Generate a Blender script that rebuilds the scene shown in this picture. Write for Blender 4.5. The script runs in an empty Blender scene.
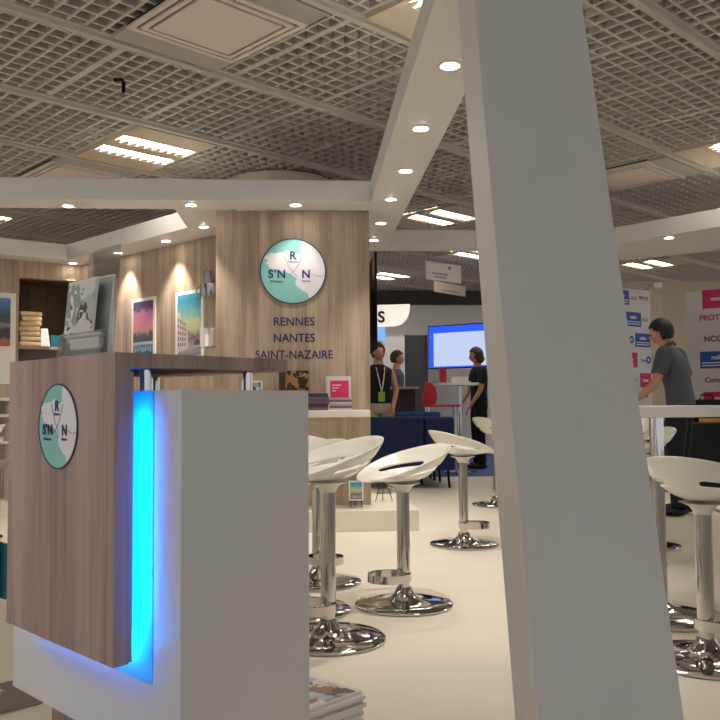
import bpy, bmesh, math, random
from mathutils import Vector, Matrix
random.seed(7)
S = bpy.context.scene
COL = S.collection
R = math.radians

# ------------------------------------------------------------------ camera model (used to survey the place)
F, PITCH, ROLL, YAW, H = 848.0, R(2.98), R(0.4), R(3.66), 0.95
EYE = Vector((0, 0, H))

def ray(px, py):
    u, v = px - 360, py - 360
    c, s = math.cos(ROLL), math.sin(ROLL)
    a, b = u * c - v * s, u * s + v * c
    x, z, y = a / F, -b / F, 1.0
    y, z = y * math.cos(PITCH) - z * math.sin(PITCH), y * math.sin(PITCH) + z * math.cos(PITCH)
    c, s = math.cos(YAW), math.sin(YAW)
    return Vector((x * c + y * s, -x * s + y * c, z))

def atz(px, py, z):
    r = ray(px, py); return EYE + r * ((z - H) / r.z)

def aty(px, py, y):
    r = ray(px, py); return EYE + r * (y / r.y)

def atplane(px, py, P, n):
    r = ray(px, py); return EYE + r * ((P - EYE).dot(n) / r.dot(n))

# ------------------------------------------------------------------ materials
def lin(c):
    return tuple((v / 12.92 if v <= .04045 else ((v + .055) / 1.055) ** 2.4) for v in (x / 255 for x in c))

def mat(name, rgb, rough=.5, metal=0., emit=None, strength=0., coat=0., noise=0., nscale=20., trans=0., bump=0., spec=.5):
    m = bpy.data.materials.new(name); m.use_nodes = True
    nt = m.node_tree; b = nt.nodes['Principled BSDF']
    c = lin(rgb)
    b.inputs['Base Color'].default_value = (*c, 1)
    b.inputs['Roughness'].default_value = rough
    b.inputs['Metallic'].default_value = metal
    b.inputs['Coat Weight'].default_value = coat
    b.inputs['Specular IOR Level'].default_value = spec
    if trans: b.inputs['Transmission Weight'].default_value = trans; b.inputs['IOR'].default_value = 1.25
    if emit:
        b.inputs['Emission Color'].default_value = (*emit, 1); b.inputs['Emission Strength'].default_value = strength
    if noise or bump:
        tc = nt.nodes.new('ShaderNodeTexCoord'); n = nt.nodes.new('ShaderNodeTexNoise')
        n.inputs['Scale'].default_value = nscale; n.inputs['Detail'].default_value = 4
        nt.links.new(tc.outputs['Object'], n.inputs['Vector'])
        if noise:
            r = nt.nodes.new('ShaderNodeValToRGB')
            r.color_ramp.elements[0].position = .3; r.color_ramp.elements[1].position = .7
            r.color_ramp.elements[0].color = (*[v * (1 - noise) for v in c], 1)
            r.color_ramp.elements[1].color = (*[min(1, v * (1 + noise)) for v in c], 1)
            nt.links.new(n.outputs['Fac'], r.inputs['Fac']); nt.links.new(r.outputs['Color'], b.inputs['Base Color'])
        if bump:
            bp = nt.nodes.new('ShaderNodeBump'); bp.inputs['Strength'].default_value = bump; bp.inputs['Distance'].default_value = .01
            nt.links.new(n.outputs['Fac'], bp.inputs['Height']); nt.links.new(bp.outputs['Normal'], b.inputs['Normal'])
    return m

def wood(name, dark, mid, light, rough=.55):
    """vertical oak grain: noise stretched along Z"""
    m = bpy.data.materials.new(name); m.use_nodes = True
    nt = m.node_tree; b = nt.nodes['Principled BSDF']; b.inputs['Roughness'].default_value = rough
    b.inputs['Specular IOR Level'].default_value = .3
    tc = nt.nodes.new('ShaderNodeTexCoord')
    def stretched(sc, zs, det):
        mp = nt.nodes.new('ShaderNodeMapping'); mp.inputs['Scale'].default_value = (sc, sc, zs)
        n = nt.nodes.new('ShaderNodeTexNoise'); n.inputs['Scale'].default_value = 1; n.inputs['Detail'].default_value = det
        n.inputs['Distortion'].default_value = .6
        nt.links.new(tc.outputs['Object'], mp.inputs['Vector']); nt.links.new(mp.outputs['Vector'], n.inputs['Vector'])
        return n
    a = stretched(9, .55, 3); f = stretched(70, 1.8, 5)
    mx = nt.nodes.new('ShaderNodeMath'); mx.operation = 'MULTIPLY_ADD'; mx.inputs[1].default_value = .35
    nt.links.new(f.outputs['Fac'], mx.inputs[0])
    sc = nt.nodes.new('ShaderNodeMath'); sc.operation = 'MULTIPLY'; sc.inputs[1].default_value = .65
    nt.links.new(a.outputs['Fac'], sc.inputs[0]); nt.links.new(sc.outputs[0], mx.inputs[2])
    r = nt.nodes.new('ShaderNodeValToRGB'); e = r.color_ramp.elements
    e[0].position = .36; e[0].color = (*lin(dark), 1); e[1].position = .64; e[1].color = (*lin(light), 1)
    k = e.new(.5); k.color = (*lin(mid), 1)
    nt.links.new(mx.outputs[0], r.inputs['Fac']); nt.links.new(r.outputs['Color'], b.inputs['Base Color'])
    return m

def picture(name, stops, scale=7, jitter=.25):
    """a printed picture: bands of colour up the sheet, broken by noise (object Z from 0 to 1 is the sheet's height)"""
    m = bpy.data.materials.new(name); m.use_nodes = True
    nt = m.node_tree; b = nt.nodes['Principled BSDF']; b.inputs['Roughness'].default_value = .45
    tc = nt.nodes.new('ShaderNodeTexCoord'); sp = nt.nodes.new('ShaderNodeSeparateXYZ')
    nt.links.new(tc.outputs['Generated'], sp.inputs[0])
    n = nt.nodes.new('ShaderNodeTexNoise'); n.inputs['Scale'].default_value = scale; n.inputs['Detail'].default_value = 5
    nt.links.new(tc.outputs['Generated'], n.inputs['Vector'])
    ma = nt.nodes.new('ShaderNodeMath'); ma.operation = 'MULTIPLY_ADD'; ma.inputs[1].default_value = jitter
    ad = nt.nodes.new('ShaderNodeMath'); ad.operation = 'SUBTRACT'; ad.inputs[1].default_value = jitter / 2
    nt.links.new(sp.outputs['Z'], ad.inputs[0]); nt.links.new(n.outputs['Fac'], ma.inputs[0]); nt.links.new(ad.outputs[0], ma.inputs[2])
    r = nt.nodes.new('ShaderNodeValToRGB'); e = r.color_ramp.elements
    while len(e) < len(stops): e.new(.5)
    for el, (p, c) in zip(e, stops): el.position = p; el.color = (*lin(c), 1)
    nt.links.new(ma.outputs[0], r.inputs['Fac']); nt.links.new(r.outputs['Color'], b.inputs['Base Color'])
    return m

M = dict(
    white=mat('white_laminate', (226, 224, 220), .45, noise=.02, nscale=3),
    board=mat('white_board', (232, 228, 220), .5),
    floor=mat('beige_floor', (230, 221, 205), .55, noise=.03, nscale=2.5, bump=.03, spec=.3),
    blue_carpet=mat('blue_carpet', (60, 82, 140), .9, noise=.15, nscale=60),
    slat=mat('ceiling_slat', (196, 190, 181), .6),
    rail=mat('ceiling_rail', (194, 187, 177), .5),
    void=mat('ceiling_void', (120, 113, 106), .9),
    filler=mat('filler_plate', (172, 166, 160), .5),
    diffuser=mat('diffuser_panel', (222, 208, 198), .5),
    slot=mat('dark_slot', (22, 20, 20), .8),
    lampframe=mat('lamp_frame', (196, 180, 158), .5),
    tube=mat('fluorescent', (255, 250, 235), .5, emit=(1., .95, .86), strength=14.),
    spotlens=mat('spot_lens', (255, 250, 240), .3, emit=(1., .92, .8), strength=22.),
    chrome=mat('chrome', (200, 198, 196), .07, 1.),
    steel=mat('brushed_steel', (170, 168, 166), .35, 1.),
    seat=mat('white_gloss_plastic', (240, 237, 228), .22, coat=.4),
    mount=mat('white_plastic', (226, 220, 206), .35),
    black=mat('black_plastic', (10, 10, 11), .6, spec=.2),
    darkgrey=mat('dark_grey', (58, 58, 60), .6),
    navy=mat('navy_fabric', (30, 46, 90), .9, noise=.12, nscale=120),
    navy2=mat('blue_fabric', (40, 70, 126), .9, noise=.12, nscale=120),
    indigo=mat('indigo_print', (46, 40, 110), .6),
    teal=mat('teal_print', (140, 208, 202), .5),
    lilac=mat('pale_print', (240, 238, 246), .5),
    ringline=mat('ring_line', (60, 70, 110), .5),
    greyline=mat('grey_print', (150, 150, 165), .6),
    led=mat('led_tube', (20, 120, 255), .4, emit=(.004, .2, 1.), strength=80.),
    paper=mat('paper', (236, 232, 226), .6),
    paper2=mat('paper_grey', (205, 200, 196), .6),
    pink=mat('magenta_print', (214, 40, 104), .5),
    red=mat('red_plastic', (190, 22, 48), .4),
    redprint=mat('red_print', (196, 40, 60), .5),
    blueprint=mat('blue_print', (36, 84, 168), .5),
    skyprint=mat('sky_print', (70, 140, 200), .5),
    blacktext=mat('black_print', (40, 40, 44), .6),
    wallgrey=mat('grey_wall', (222, 220, 218), .7),
    wallbeige=mat('beige_wall', (205, 190, 168), .7),
    wallwhite=mat('white_wall', (224, 222, 224), .6),
    bulk=mat('dark_bulkhead', (84, 80, 78), .8),
    glassdark=mat('smoked_glass', (66, 70, 74), .25),
    brown=mat('dark_brown', (62, 46, 42), .6),
    kraft=mat('cream_canvas', (226, 200, 158), .8, noise=.08, nscale=30),
    yellow=mat('yellow_plastic', (220, 170, 50), .5),
    skin=mat('skin', (196, 142, 116), .55),
    hairb=mat('brown_hair', (66, 46, 34), .7, noise=.3, nscale=60),
    hairk=mat('black_hair', (24, 20, 20), .6, noise=.3, nscale=60),
    shirtg=mat('charcoal_shirt', (82, 84, 92), .85, noise=.06, nscale=40),
    shirtb=mat('slate_shirt', (78, 84, 98), .85, noise=.06, nscale=40),
    tee=mat('black_cloth', (20, 20, 23), .9),
    trouser=mat('dark_trousers', (24, 25, 33), .9),
    beigecloth=mat('beige_cloth', (196, 178, 150), .9),
    shoe=mat('black_leather', (16, 15, 15), .4),
    lime=mat('lime_card', (150, 190, 50), .5),
    screen=mat('screen_blue', (20, 60, 220), .3, emit=(.01, .06, .7), strength=.9),
    screenw=mat('screen_white', (40, 44, 52), .3, emit=(.50, .58, .84), strength=.70),
    signlit=mat('backlit_sign', (245, 240, 228), .4, emit=(1., .95, .86), strength=.42),
    bluelit=mat('backlit_blue', (90, 150, 230), .4, emit=(.25, .5, .95), strength=.5),
    oak=wood('oak_wall', (150, 130, 112), (178, 157, 137), (196, 176, 156)),
    oakpanel=wood('oak_counter_shaded', (146, 122, 113), (174, 149, 138), (192, 168, 156)),  # same oak as the walls, with the counter's shade mixed into its tones
    niche=wood('niche_wood', (70, 52, 40), (92, 70, 54), (110, 86, 66)),
)

def collage(name, cols, scale):
    m = bpy.data.materials.new(name); m.use_nodes = True; nt = m.node_tree; b = nt.nodes['Principled BSDF']; b.inputs['Roughness'].default_value = .45
    tc = nt.nodes.new('ShaderNodeTexCoord'); n = nt.nodes.new('ShaderNodeTexNoise'); n.inputs['Scale'].default_value = scale * .6; n.inputs['Detail'].default_value = 3
    v = nt.nodes.new('ShaderNodeTexVoronoi'); v.inputs['Scale'].default_value = scale
    ad = nt.nodes.new('ShaderNodeMixRGB'); ad.inputs['Fac'].default_value = .18
    nt.links.new(tc.outputs['Object'], n.inputs['Vector']); nt.links.new(tc.outputs['Object'], ad.inputs[1]); nt.links.new(n.outputs['Color'], ad.inputs[2]); nt.links.new(ad.outputs[0], v.inputs['Vector'])
    sp = nt.nodes.new('ShaderNodeSeparateColor'); nt.links.new(v.outputs['Color'], sp.inputs[0])
    r = nt.nodes.new('ShaderNodeValToRGB'); r.color_ramp.interpolation = 'CONSTANT'; e = r.color_ramp.elements
    while len(e) < len(cols): e.new(.5)
    for i, (el, c) in enumerate(zip(e, cols)): el.position = i / len(cols); el.color = (*lin(c), 1)
    nt.links.new(sp.outputs[0], r.inputs['Fac']); nt.links.new(r.outputs['Color'], b.inputs['Base Color'])
    return m
def clear(name, tint, base=.06):
    m = bpy.data.materials.new(name); m.use_nodes = True; nt = m.node_tree; nt.nodes.clear()
    o = nt.nodes.new('ShaderNodeOutputMaterial'); mx = nt.nodes.new('ShaderNodeMixShader'); t = nt.nodes.new('ShaderNodeBsdfTransparent'); g = nt.nodes.new('ShaderNodeBsdfGlossy')
    t.inputs['Color'].default_value = (*tint, 1); g.inputs['Roughness'].default_value = .06; g.inputs['Color'].default_value = (1, 1, 1, 1)
    f = nt.nodes.new('ShaderNodeFresnel'); f.inputs['IOR'].default_value = 1.45; a = nt.nodes.new('ShaderNodeMath'); a.operation = 'MULTIPLY_ADD'; a.inputs[1].default_value = .8; a.inputs[2].default_value = base
    nt.links.new(f.outputs[0], a.inputs[0]); nt.links.new(a.outputs[0], mx.inputs['Fac']); nt.links.new(t.outputs[0], mx.inputs[1]); nt.links.new(g.outputs[0], mx.inputs[2]); nt.links.new(mx.outputs[0], o.inputs['Surface'])
    return m
M['acrylic'] = clear('clear_acrylic', (.985, .99, .99), .0); M['glass'] = clear('glass_shelf', (.85, .93, .92), .10)
M['bluefilm'] = mat('blue_translucent_panel', (90, 215, 250), .5)

# ------------------------------------------------------------------ mesh helpers
class MB:
    def __init__(s): s.bm = bmesh.new(); s.mi = 0
    def _face(s, vs):
        try:
            f = s.bm.faces.new(vs); f.material_index = s.mi; return f
        except ValueError: return None
    def box(s, x0, x1, y0, y1, z0, z1, mtx=None):
        v = [Vector((x, y, z)) for z in (z0, z1) for y in (y0, y1) for x in (x0, x1)]
        if mtx: v = [mtx @ p for p in v]
        v = [s.bm.verts.new(p) for p in v]
        for q in ((0, 2, 3, 1), (4, 5, 7, 6), (0, 1, 5, 4), (2, 6, 7, 3), (0, 4, 6, 2), (1, 3, 7, 5)): s._face([v[i] for i in q])
        return s
    def prism(s, pts, z0, z1, mtx=None):
        """polygon pts (x, y) counter-clockwise, from z0 to z1"""
        f = lambda p, z: (mtx @ Vector((p[0], p[1], z))) if mtx else Vector((p[0], p[1], z))
        a = [s.bm.verts.new(f(p, z0)) for p in pts]; b = [s.bm.verts.new(f(p, z1)) for p in pts]
        s._face(a[::-1]); s._face(b)
        n = len(pts)
        for i in range(n): s._face([a[i], a[(i + 1) % n], b[(i + 1) % n], b[i]])
        return s
    def hexa(s, bottom, top):
        """two quads of 3D points"""
        a = [s.bm.verts.new(p) for p in bottom]; b = [s.bm.verts.new(p) for p in top]
        s._face(a[::-1]); s._face(b)
        for i in range(len(a)): s._face([a[i], a[(i + 1) % len(a)], b[(i + 1) % len(a)], b[i]])
        return s
    def lathe(s, prof, n=40, c=(0, 0, 0), mtx=None):
        rings = []
        for r, z in prof:
            if r < 1e-6:
                p = Vector((c[0], c[1], c[2] + z)); rings.append([s.bm.verts.new(mtx @ p if mtx else p)])
            else:
                q = []
                for i in range(n):
                    t = 2 * math.pi * i / n
                    p = Vector((c[0] + r * math.cos(t), c[1] + r * math.sin(t), c[2] + z)); q.append(s.bm.verts.new(mtx @ p if mtx else p))
                rings.append(q)
        for a, b in zip(rings, rings[1:]):
            for i in range(n):
                j = (i + 1) % n
                if len(a) == 1 and len(b) == 1: continue
                if len(a) == 1: s._face([a[0], b[j], b[i]])
                elif len(b) == 1: s._face([a[i], a[j], b[0]])
                else: s._face([a[i], a[j], b[j], b[i]])
        return s
    def cyl(s, p, r, z0, z1, n=28):
        return s.lathe([(0, z0), (r, z0), (r, z1), (0, z1)], n, (p[0], p[1], 0))
    def tube(s, pts, r, n=10, closed=False):
        pts = [Vector(p) for p in pts]; rings = []
        for i, p in enumerate(pts):
            if closed: d = pts[(i + 1) % len(pts)] - pts[i - 1]
            else: d = pts[min(i + 1, len(pts) - 1)] - pts[max(i - 1, 0)]
            d.normalize(); up = Vector((0, 0, 1)) if abs(d.z) < .9 else Vector((1, 0, 0))
            a = d.cross(up).normalized(); b = a.cross(d)
            rings.append([s.bm.verts.new(p + r * (math.cos(2 * math.pi * k / n) * a + math.sin(2 * math.pi * k / n) * b)) for k in range(n)])
        m = len(rings)
        for i in range(m if closed else m - 1):
            a, b = rings[i], rings[(i + 1) % m]
            for k in range(n): s._face([a[k], a[(k + 1) % n], b[(k + 1) % n], b[k]])
        if not closed: s._face(rings[0][::-1]); s._face(rings[-1])
        return s
    def ball(s, c, rx, ry, rz, nu=20, nv=14, mtx=None):
        prof = [(math.sin(math.pi * i / nv), -math.cos(math.pi * i / nv)) for i in range(nv + 1)]
        mm = Matrix.Translation(c) @ Matrix.Diagonal((rx, ry, rz, 1))
        return s.lathe([(max(0, a if 0 < i < nv else 0), b) for i, (a, b) in enumerate(prof)], nu, mtx=(mtx @ mm if mtx else mm))
    def build(s, name, m, parent=None, smooth=False, bevel=0., seg=2, angle=.6):
        bmesh.ops.recalc_face_normals(s.bm, faces=s.bm.faces)
        me = bpy.data.meshes.new(name); s.bm.to_mesh(me); s.bm.free()
        for x in (m if isinstance(m, (list, tuple)) else [m]): me.materials.append(M[x] if isinstance(x, str) else x)
        return link(name, me, parent, smooth, bevel, seg, angle)

def link(name, me, parent=None, smooth=False, bevel=0., seg=2, angle=.6):
    o = bpy.data.objects.new(name, me); COL.objects.link(o)
    if parent: o.parent = parent
    if smooth:
        for p in me.polygons: p.use_smooth = True
        me.set_sharp_from_angle(angle=angle)
    if bevel:
        b = o.modifiers.new('bevel', 'BEVEL'); b.width = bevel; b.segments = seg; b.limit_method = 'ANGLE'; b.angle_limit = R(40)
    return o

def tag(o, label=None, cat=None, group=None, kind=None):
    if label: o['label'] = label
    if cat: o['category'] = cat
    if group: o['group'] = group
    if kind: o['kind'] = kind
    return o

def thing(name, label, cat, loc=(0, 0, 0), rz=0., group=None):
    o = bpy.data.objects.new(name, None); COL.objects.link(o)
    o.location = loc; o.rotation_euler = (0, 0, rz); o.empty_display_size = .1
    return tag(o, label, cat, group)

def struct(o, label=None):
    o['kind'] = 'structure'
    if label: o['label'] = label
    return o

def text(name, s, size, m, parent=None, loc=(0, 0, 0), rot=(math.pi / 2, 0, 0), bold=0., ext=.001, align='CENTER', sx=1.):
    cu = bpy.data.curves.new(name, 'FONT'); cu.body = s; cu.size = size; cu.align_x = align; cu.align_y = 'CENTER'
    cu.extrude = ext; cu.space_character = 1.12 if name == 'letter_mark' else 1.; cu.offset = bold; cu.materials.append(M[m])
    o = bpy.data.objects.new(name, cu); COL.objects.link(o)
    dg = bpy.context.evaluated_depsgraph_get(); me = bpy.data.meshes.new_from_object(o.evaluated_get(dg), depsgraph=dg)
    bpy.data.objects.remove(o); bpy.data.curves.remove(cu)
    if not me.materials: me.materials.append(M[m])
    o = bpy.data.objects.new(name, me); COL.objects.link(o)
    if parent: o.parent = parent
    o.location = loc; o.rotation_euler = rot; o.scale = (sx, 1, 1)
    return o

# ------------------------------------------------------------------ camera
cam = bpy.data.cameras.new('camera'); cam.sensor_width = 36; cam.lens = 36 * F / 720; cam.clip_end = 200
co = bpy.data.objects.new('camera', cam); COL.objects.link(co)
fwd = ray(360, 360).normalized(); rgt = (ray(460, 360) - ray(360, 360)).normalized(); up = rgt.cross(fwd)
mw = Matrix((rgt, up, -fwd)).transposed().to_4x4(); mw.translation = EYE
co.matrix_world = mw; S.camera = co

# ------------------------------------------------------------------ floor
struct(MB().box(-12, 14, -5, 24, -.1, 0).build('floor', 'floor'), 'pale beige smooth exhibition floor')
struct(MB().prism([(.6, 11.0), (4.5, 11.0), (4.5, 23), (.6, 23)], .001, .006).build('floor.001', 'blue_carpet'), 'blue carpet aisle far behind the stools')

# ------------------------------------------------------------------ ceiling (grid turned 40 degrees to the stand)
CZ, CR, U = 3.12, R(90 - 49.56), 2.17
CM = Matrix.Rotation(CR, 4, 'Z')
STEP, PAN = .5535, .345
void = struct(MB().box(-14, 16, -6, 24, 3.3, 3.4).build('ceiling', 'void'), 'dark void above the open grid ceiling')
cell = PAN / 7
A0, A1 = -1.0, 9.6
k = MB(); a = 1.505 - 8 * PAN; i = 0
while a < A1:
    w = .022 if i % 7 == 0 else .009
    k.box(a * U - w, a * U + w, -3.4 * U, 8 * U, CZ + .02, CZ + .065, CM); a += cell; i += 1
for s in range(-8, 13):
    b0 = 1.0 + STEP * s
    for j in range(1, 11):
        b = b0 + STEP * j / 11
        k.box(-1.3 * U, A1 * U, b * U - .009, b * U + .009, CZ + .021, CZ + .064, CM)
grid = k.build('egg_crate_grid', 'slat', void); tag(grid, 'grey square egg-crate grid')
for s in range(-8, 13):
    b = (1.0 + STEP * s) * U
    MB().box(-1.3 * U, A1 * U, b - .05, b + .05, CZ + .012, CZ + .06, CM).box(-1.3 * U, A1 * U, b - .022, b + .022, CZ - .012, CZ + .02, CM).build('rail', 'rail', void)

def ceil_rect(mb, a0, a1, b0, b1, z0, z1): mb.box(a0 * U, a1 * U, b0 * U, b1 * U, z0, z1, CM); return mb

def ceiling_lamp(a0, s, label, group='twin-strip ceiling lamps'):
    b0 = 1.0 + STEP * s; cx, cy = (a0 + PAN / 2) * U, (b0 + STEP / 2) * U
    p = CM @ Vector((cx, cy, CZ))
    t = thing('ceiling_lamp', label, 'ceiling lamp', p, CR, group)
    hx, hy = PAN * U / 2 - .01, STEP * U / 2 - .055
    m = MB()
    s1, s2, ex = .07, .27, hx - .03           # the two openings
    m.box(-hx, hx, -hy, -s2, -.01, .018).box(-hx, hx, s2, hy, -.01, .018).box(-hx, hx, -s1, s1, -.01, .018)
    for q in (-1, 1):
        m.box(min(q * ex, q * hx), max(q * ex, q * hx), -s2, -s1, -.01, .018).box(min(q * ex, q * hx), max(q * ex, q * hx), s1, s2, -.01, .018)
    m.build('frame', 'lampframe', t)
    for q in (-1, 1):
        y0, y1 = sorted((q * s1, q * s2))
        l = MB().box(-ex, ex, y0, y1, .006, .016).build('light_strip', 'tube', t)
        bl = MB()
        for n in range(9):
            x = -ex + (n + .5) * 2 * ex / 9
            bl.prism([(x - .032, y1 - .001), (x, y1 - .095), (x + .032, y1 - .001)], -.004, .004)
        bl.build('louvre_blades', 'lampframe', l)
    return t

for a0, s, lb in [
    (1.505, 3, 'lit twin-strip ceiling lamp at upper left above the front beam'),
    (1.45, 6, 'lit ceiling lamp at far left edge seen under the front beam'),
    (3.285, 3, 'lit twin-strip ceiling lamp between the sloping beam and the big post'),
    (3.23, 0, 'lit ceiling lamp cut by the right edge of the photo'),
    (4.335, 4, 'small distant lit ceiling lamp just above the hanging signs'),
    (4.56, 6, 'distant lit ceiling lamp just right of the oak-clad wall'),
    (5.59, 3, 'distant lit twin-strip ceiling lamp above the right canopy wall'),
    (1.505, 0, 'ceiling lamp at the top edge beside the sloping beam'),
]: ceiling_lamp(a0, s, lb)
for a0, s in [(-.22, 3), (-.9, 0), (-.9, 3), (-.7, 1), (-.7, 2), (3.23, -3), (4.95, 0), (4.95, -3), (6.6, 0), (7.3, 3), (.0, 6), (3.0, 6), (4.9, 4), (6.2, 5)]:  # unseen: some continue the lamp rows, others added to brighten counter and far wall
    ceiling_lamp(a0, s, 'unseen twin-strip ceiling lamp lighting the hall, beyond the visible ceiling', 'hall lamps outside the view')

def air_diffuser(a0, s, label):
    b0 = 1.0 + STEP * s; cx, cy = (a0 + PAN / 2) * U, (b0 + STEP / 2) * U
    t = thing('air_diffuser', label, 'air vent', CM @ Vector((cx, cy, CZ)), CR, 'square ceiling air diffusers')
    h, L = PAN * U / 2 - .005, STEP * U / 2 - .052
    MB().box(-h, h, -h, h, .006, .018).build('backing', 'slot', t)
    for q in (-1, 1):
        y0, y1 = sorted((q * h, q * L)); MB().box(-h, h, y0, y1, -.004, .018).build('filler_plate', 'filler', t)
    for r0, r1, z in ((h, h - .035, -.008), (h - .055, h - .085, -.012)):
        f = MB()
        f.box(-r0, r0, -r0, -r1, z, .006).box(-r0, r0, r1, r0, z, .006).box(-r0, -r1, -r1, r1, z, .006).box(r1, r0, -r1, r1, z, .006)
        f.build('stepped_frame', 'diffuser', t)
    e = h - .105
    MB().box(-e, e, -e, e, -.016, .006).build('face_plate', 'diffuser', t, bevel=.004)
air_diffuser(1.085, 1, 'large pinkish-white square air diffuser at top left of the ceiling')
air_diffuser(3.28, 1, 'white square air diffuser right of the big slanted post')
air_diffuser(1.475, 4, 'white air diffuser half hidden behind the front beam')

pillar = struct(MB().lathe([(0, 0), (.52, 0), (.52, 3.118), (0, 3.118)], 48, (-.25, 8.3, 0)).build('wall_pillar', 'wallbeige', smooth=True), 'round beige hall pillar whose top shows behind the front beam')
hk = MB(); hp = atz(122, 80, CZ)
hk.tube([hp + Vector((-.06, .05, .02)), hp + Vector((0, 0, 0)), hp + Vector((.012, -.01, -.02)), hp + Vector((.012, -.01, -.09))], .012)
tag(hk.build('ceiling_hook', 'black'), 'small dark hook hanging from the grid ceiling at upper left', 'hook')

# ------------------------------------------------------------------ the white canopy
BZ, BT = 2.5, 2.665
def beam(name, pts, label, z0=BZ, z1=BT):
    return tag(MB().prism(pts, z0, z1).build(name, 'white', bevel=.004), label, 'canopy beam', 'white canopy beams')
W0, W1, W2 = (-3.204, 9.068), (-2.455, 9.464), (-.814, 7.733)
beam('canopy_beam', [(-6, 6.42), (.499, 6.42), (.499, 6.72), (-6, 6.72)], 'white beam crossing in front of the oak wall with the logo sign')
beam('canopy_beam', [(.5, 2.42), (.802, 2.42), (.802, 8.229), (.5, 8.229)], 'long white beam running toward the viewer from the oak wall to the big post')
beam('canopy_beam', [(.5, 8.23), (3.1, 8.23), (3.1, 8.5), (.5, 8.5)], 'white beam crossing at the back between oak wall and big post')
beam('canopy_beam', [(-1.03, 6.721), (-.6, 6.721), (-.6, 7.42), (-1.03, 7.42)], 'short white beam left of the oak wall, joining front beam and poster wall')
beam('canopy_beam', [(-1.034, 7.432), (-.6, 7.43), (-.6, 7.55), (-2.47, 9.46), (-2.53, 9.115)], 'white beam along the top of the poster wall')
beam('canopy_beam', [(-6, 6.82), (-3.09, 8.745), (-2.531, 9.115), (-2.471, 9.45), (-3.2, 9.06), (-6, 7.5)], 'white beam along the top of the left niche wall')
rb = [atz(*p, BZ) for p in [(616, 244), (720, 226.7), (720, 250), (632, 260)]]
d = (rb[1] - rb[0]).normalized(); d2 = (rb[2] - rb[3]).normalized()
p0, p1, p2, p3 = rb[0], rb[1] + d * 1.5, rb[2] + d2 * 1.5, rb[3]
n_ = Vector((-.52, -.1, 0))
pts = [(p0.x - .25, p0.y + .3), (p0.x, p0.y), (p1.x, p1.y), (p2.x, p2.y), (p3.x, p3.y), (p3.x - .11, p3.y + .05), (p3.x - .17, p3.y - .0), (p3.x - .2, p3.y - .1)]
pts = [(p0.x, p0.y), (p1.x, p1.y), (p2.x, p2.y), (p3.x, p3.y), (p3.x - .12, p3.y + .02), (p3.x - .2, p3.y - .1), (p0.x - .05, p0.y + .25), (p0.x - .06, p0.y + .06)]
beam('canopy_beam', pts, 'wide white canopy arm with rounded end at right of the big post')

def slant_post():
    k = .3
    def sec(z):
        y = 2.37 + (z - 2.118) * (.56 / 1.846)
        return [Vector((.489, y, z)), Vector((.808, y, z)), Vector((.808, y + .224, z)), Vector((.489, y + .224, z))]
    m = MB(); m.hexa(sec(0), sec(BZ - .001)); return m
tag(slant_post().build('slanted_post', 'white', bevel=.003), 'big white slanted square post in the foreground right of centre', 'post')

spots = [(450, 65, 'nearest recessed spotlight in the long beam, beside the big post'), (420.75, 128, 'second nearest recessed spotlight in the long beam'),
         (405.5, 170.5, 'third recessed spotlight along the long beam from the post'), (390.75, 199, 'spotlight in the long beam level with the front beam'),
         (381, 223, 'second last spotlight at the far end of the long beam'), (374, 240, 'farthest spotlight in the long beam beside the oak wall'),
         (68, 205.7, 'leftmost spotlight under the front beam'), (191, 204.7, 'spotlight under the front beam left of the oak wall'),
         (295.8, 204.7, 'spotlight above the round logo sign on the oak wall'), (166, 241, 'spotlight over the blue and yellow poster'),
         (118, 252.7, 'spotlight over the pink sky poster'), (204, 226.7, 'spotlight in the short beam beside the oak wall'),
         (72.7, 263, 'spotlight in the far corner above the dark niche'), (669, 237.5, 'spotlight under the wide canopy arm at right'),
         (0, 0, 'spotlight in the long beam above the top edge of the photo')]
def lamp(name, kind, loc, energy, color, tgt=None, **kw):
    l = bpy.data.lights.new(name, kind); l.energy = energy; l.color = color
    for a_, b_ in kw.items(): setattr(l, a_, b_)
    o = bpy.data.objects.new(name, l); COL.objects.link(o); o.location = loc
    if tgt is not None: o.rotation_euler = (Vector(tgt) - Vector(loc)).to_track_quat('-Z', 'Y').to_euler()
    return o
WARM = (1., .91, .80)
for i, (px, py, lb) in enumerate(spots):
    p = atz(px, py, BZ) if px else Vector((.65, 2.93, BZ))
    t = thing('recessed_spotlight', lb, 'spotlight', p, 0, 'recessed spotlights in the white canopy')
    MB().lathe([(.056, 0), (.058, -.004), (.046, -.007), (.043, -.002), (.043, -.001)], 28).build('trim_ring', 'board', t, smooth=True)
    tilt = Matrix.Rotation(R(14 if i % 2 else 5), 4, 'X')
    MB().lathe([(0, -.002), (.036, -.002), (.034, -.005), (.018, -.008), (0, -.009)], 24, mtx=tilt).build('lens', 'spotlens', t, smooth=True)
    tg = (p.x, p.y + .12, 0)
    if i == 8: tg = (p.x, p.y + .25, 1.4)
    if i in (9, 10): tg = (p.x + .12, p.y + .22, .6)
    lamp('spot_beam', 'SPOT', (p.x, p.y, p.z - .014), 11 if i == 8 else 40, WARM, tg, spot_size=R(75), spot_blend=.7, shadow_soft_size=.03)

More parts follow.
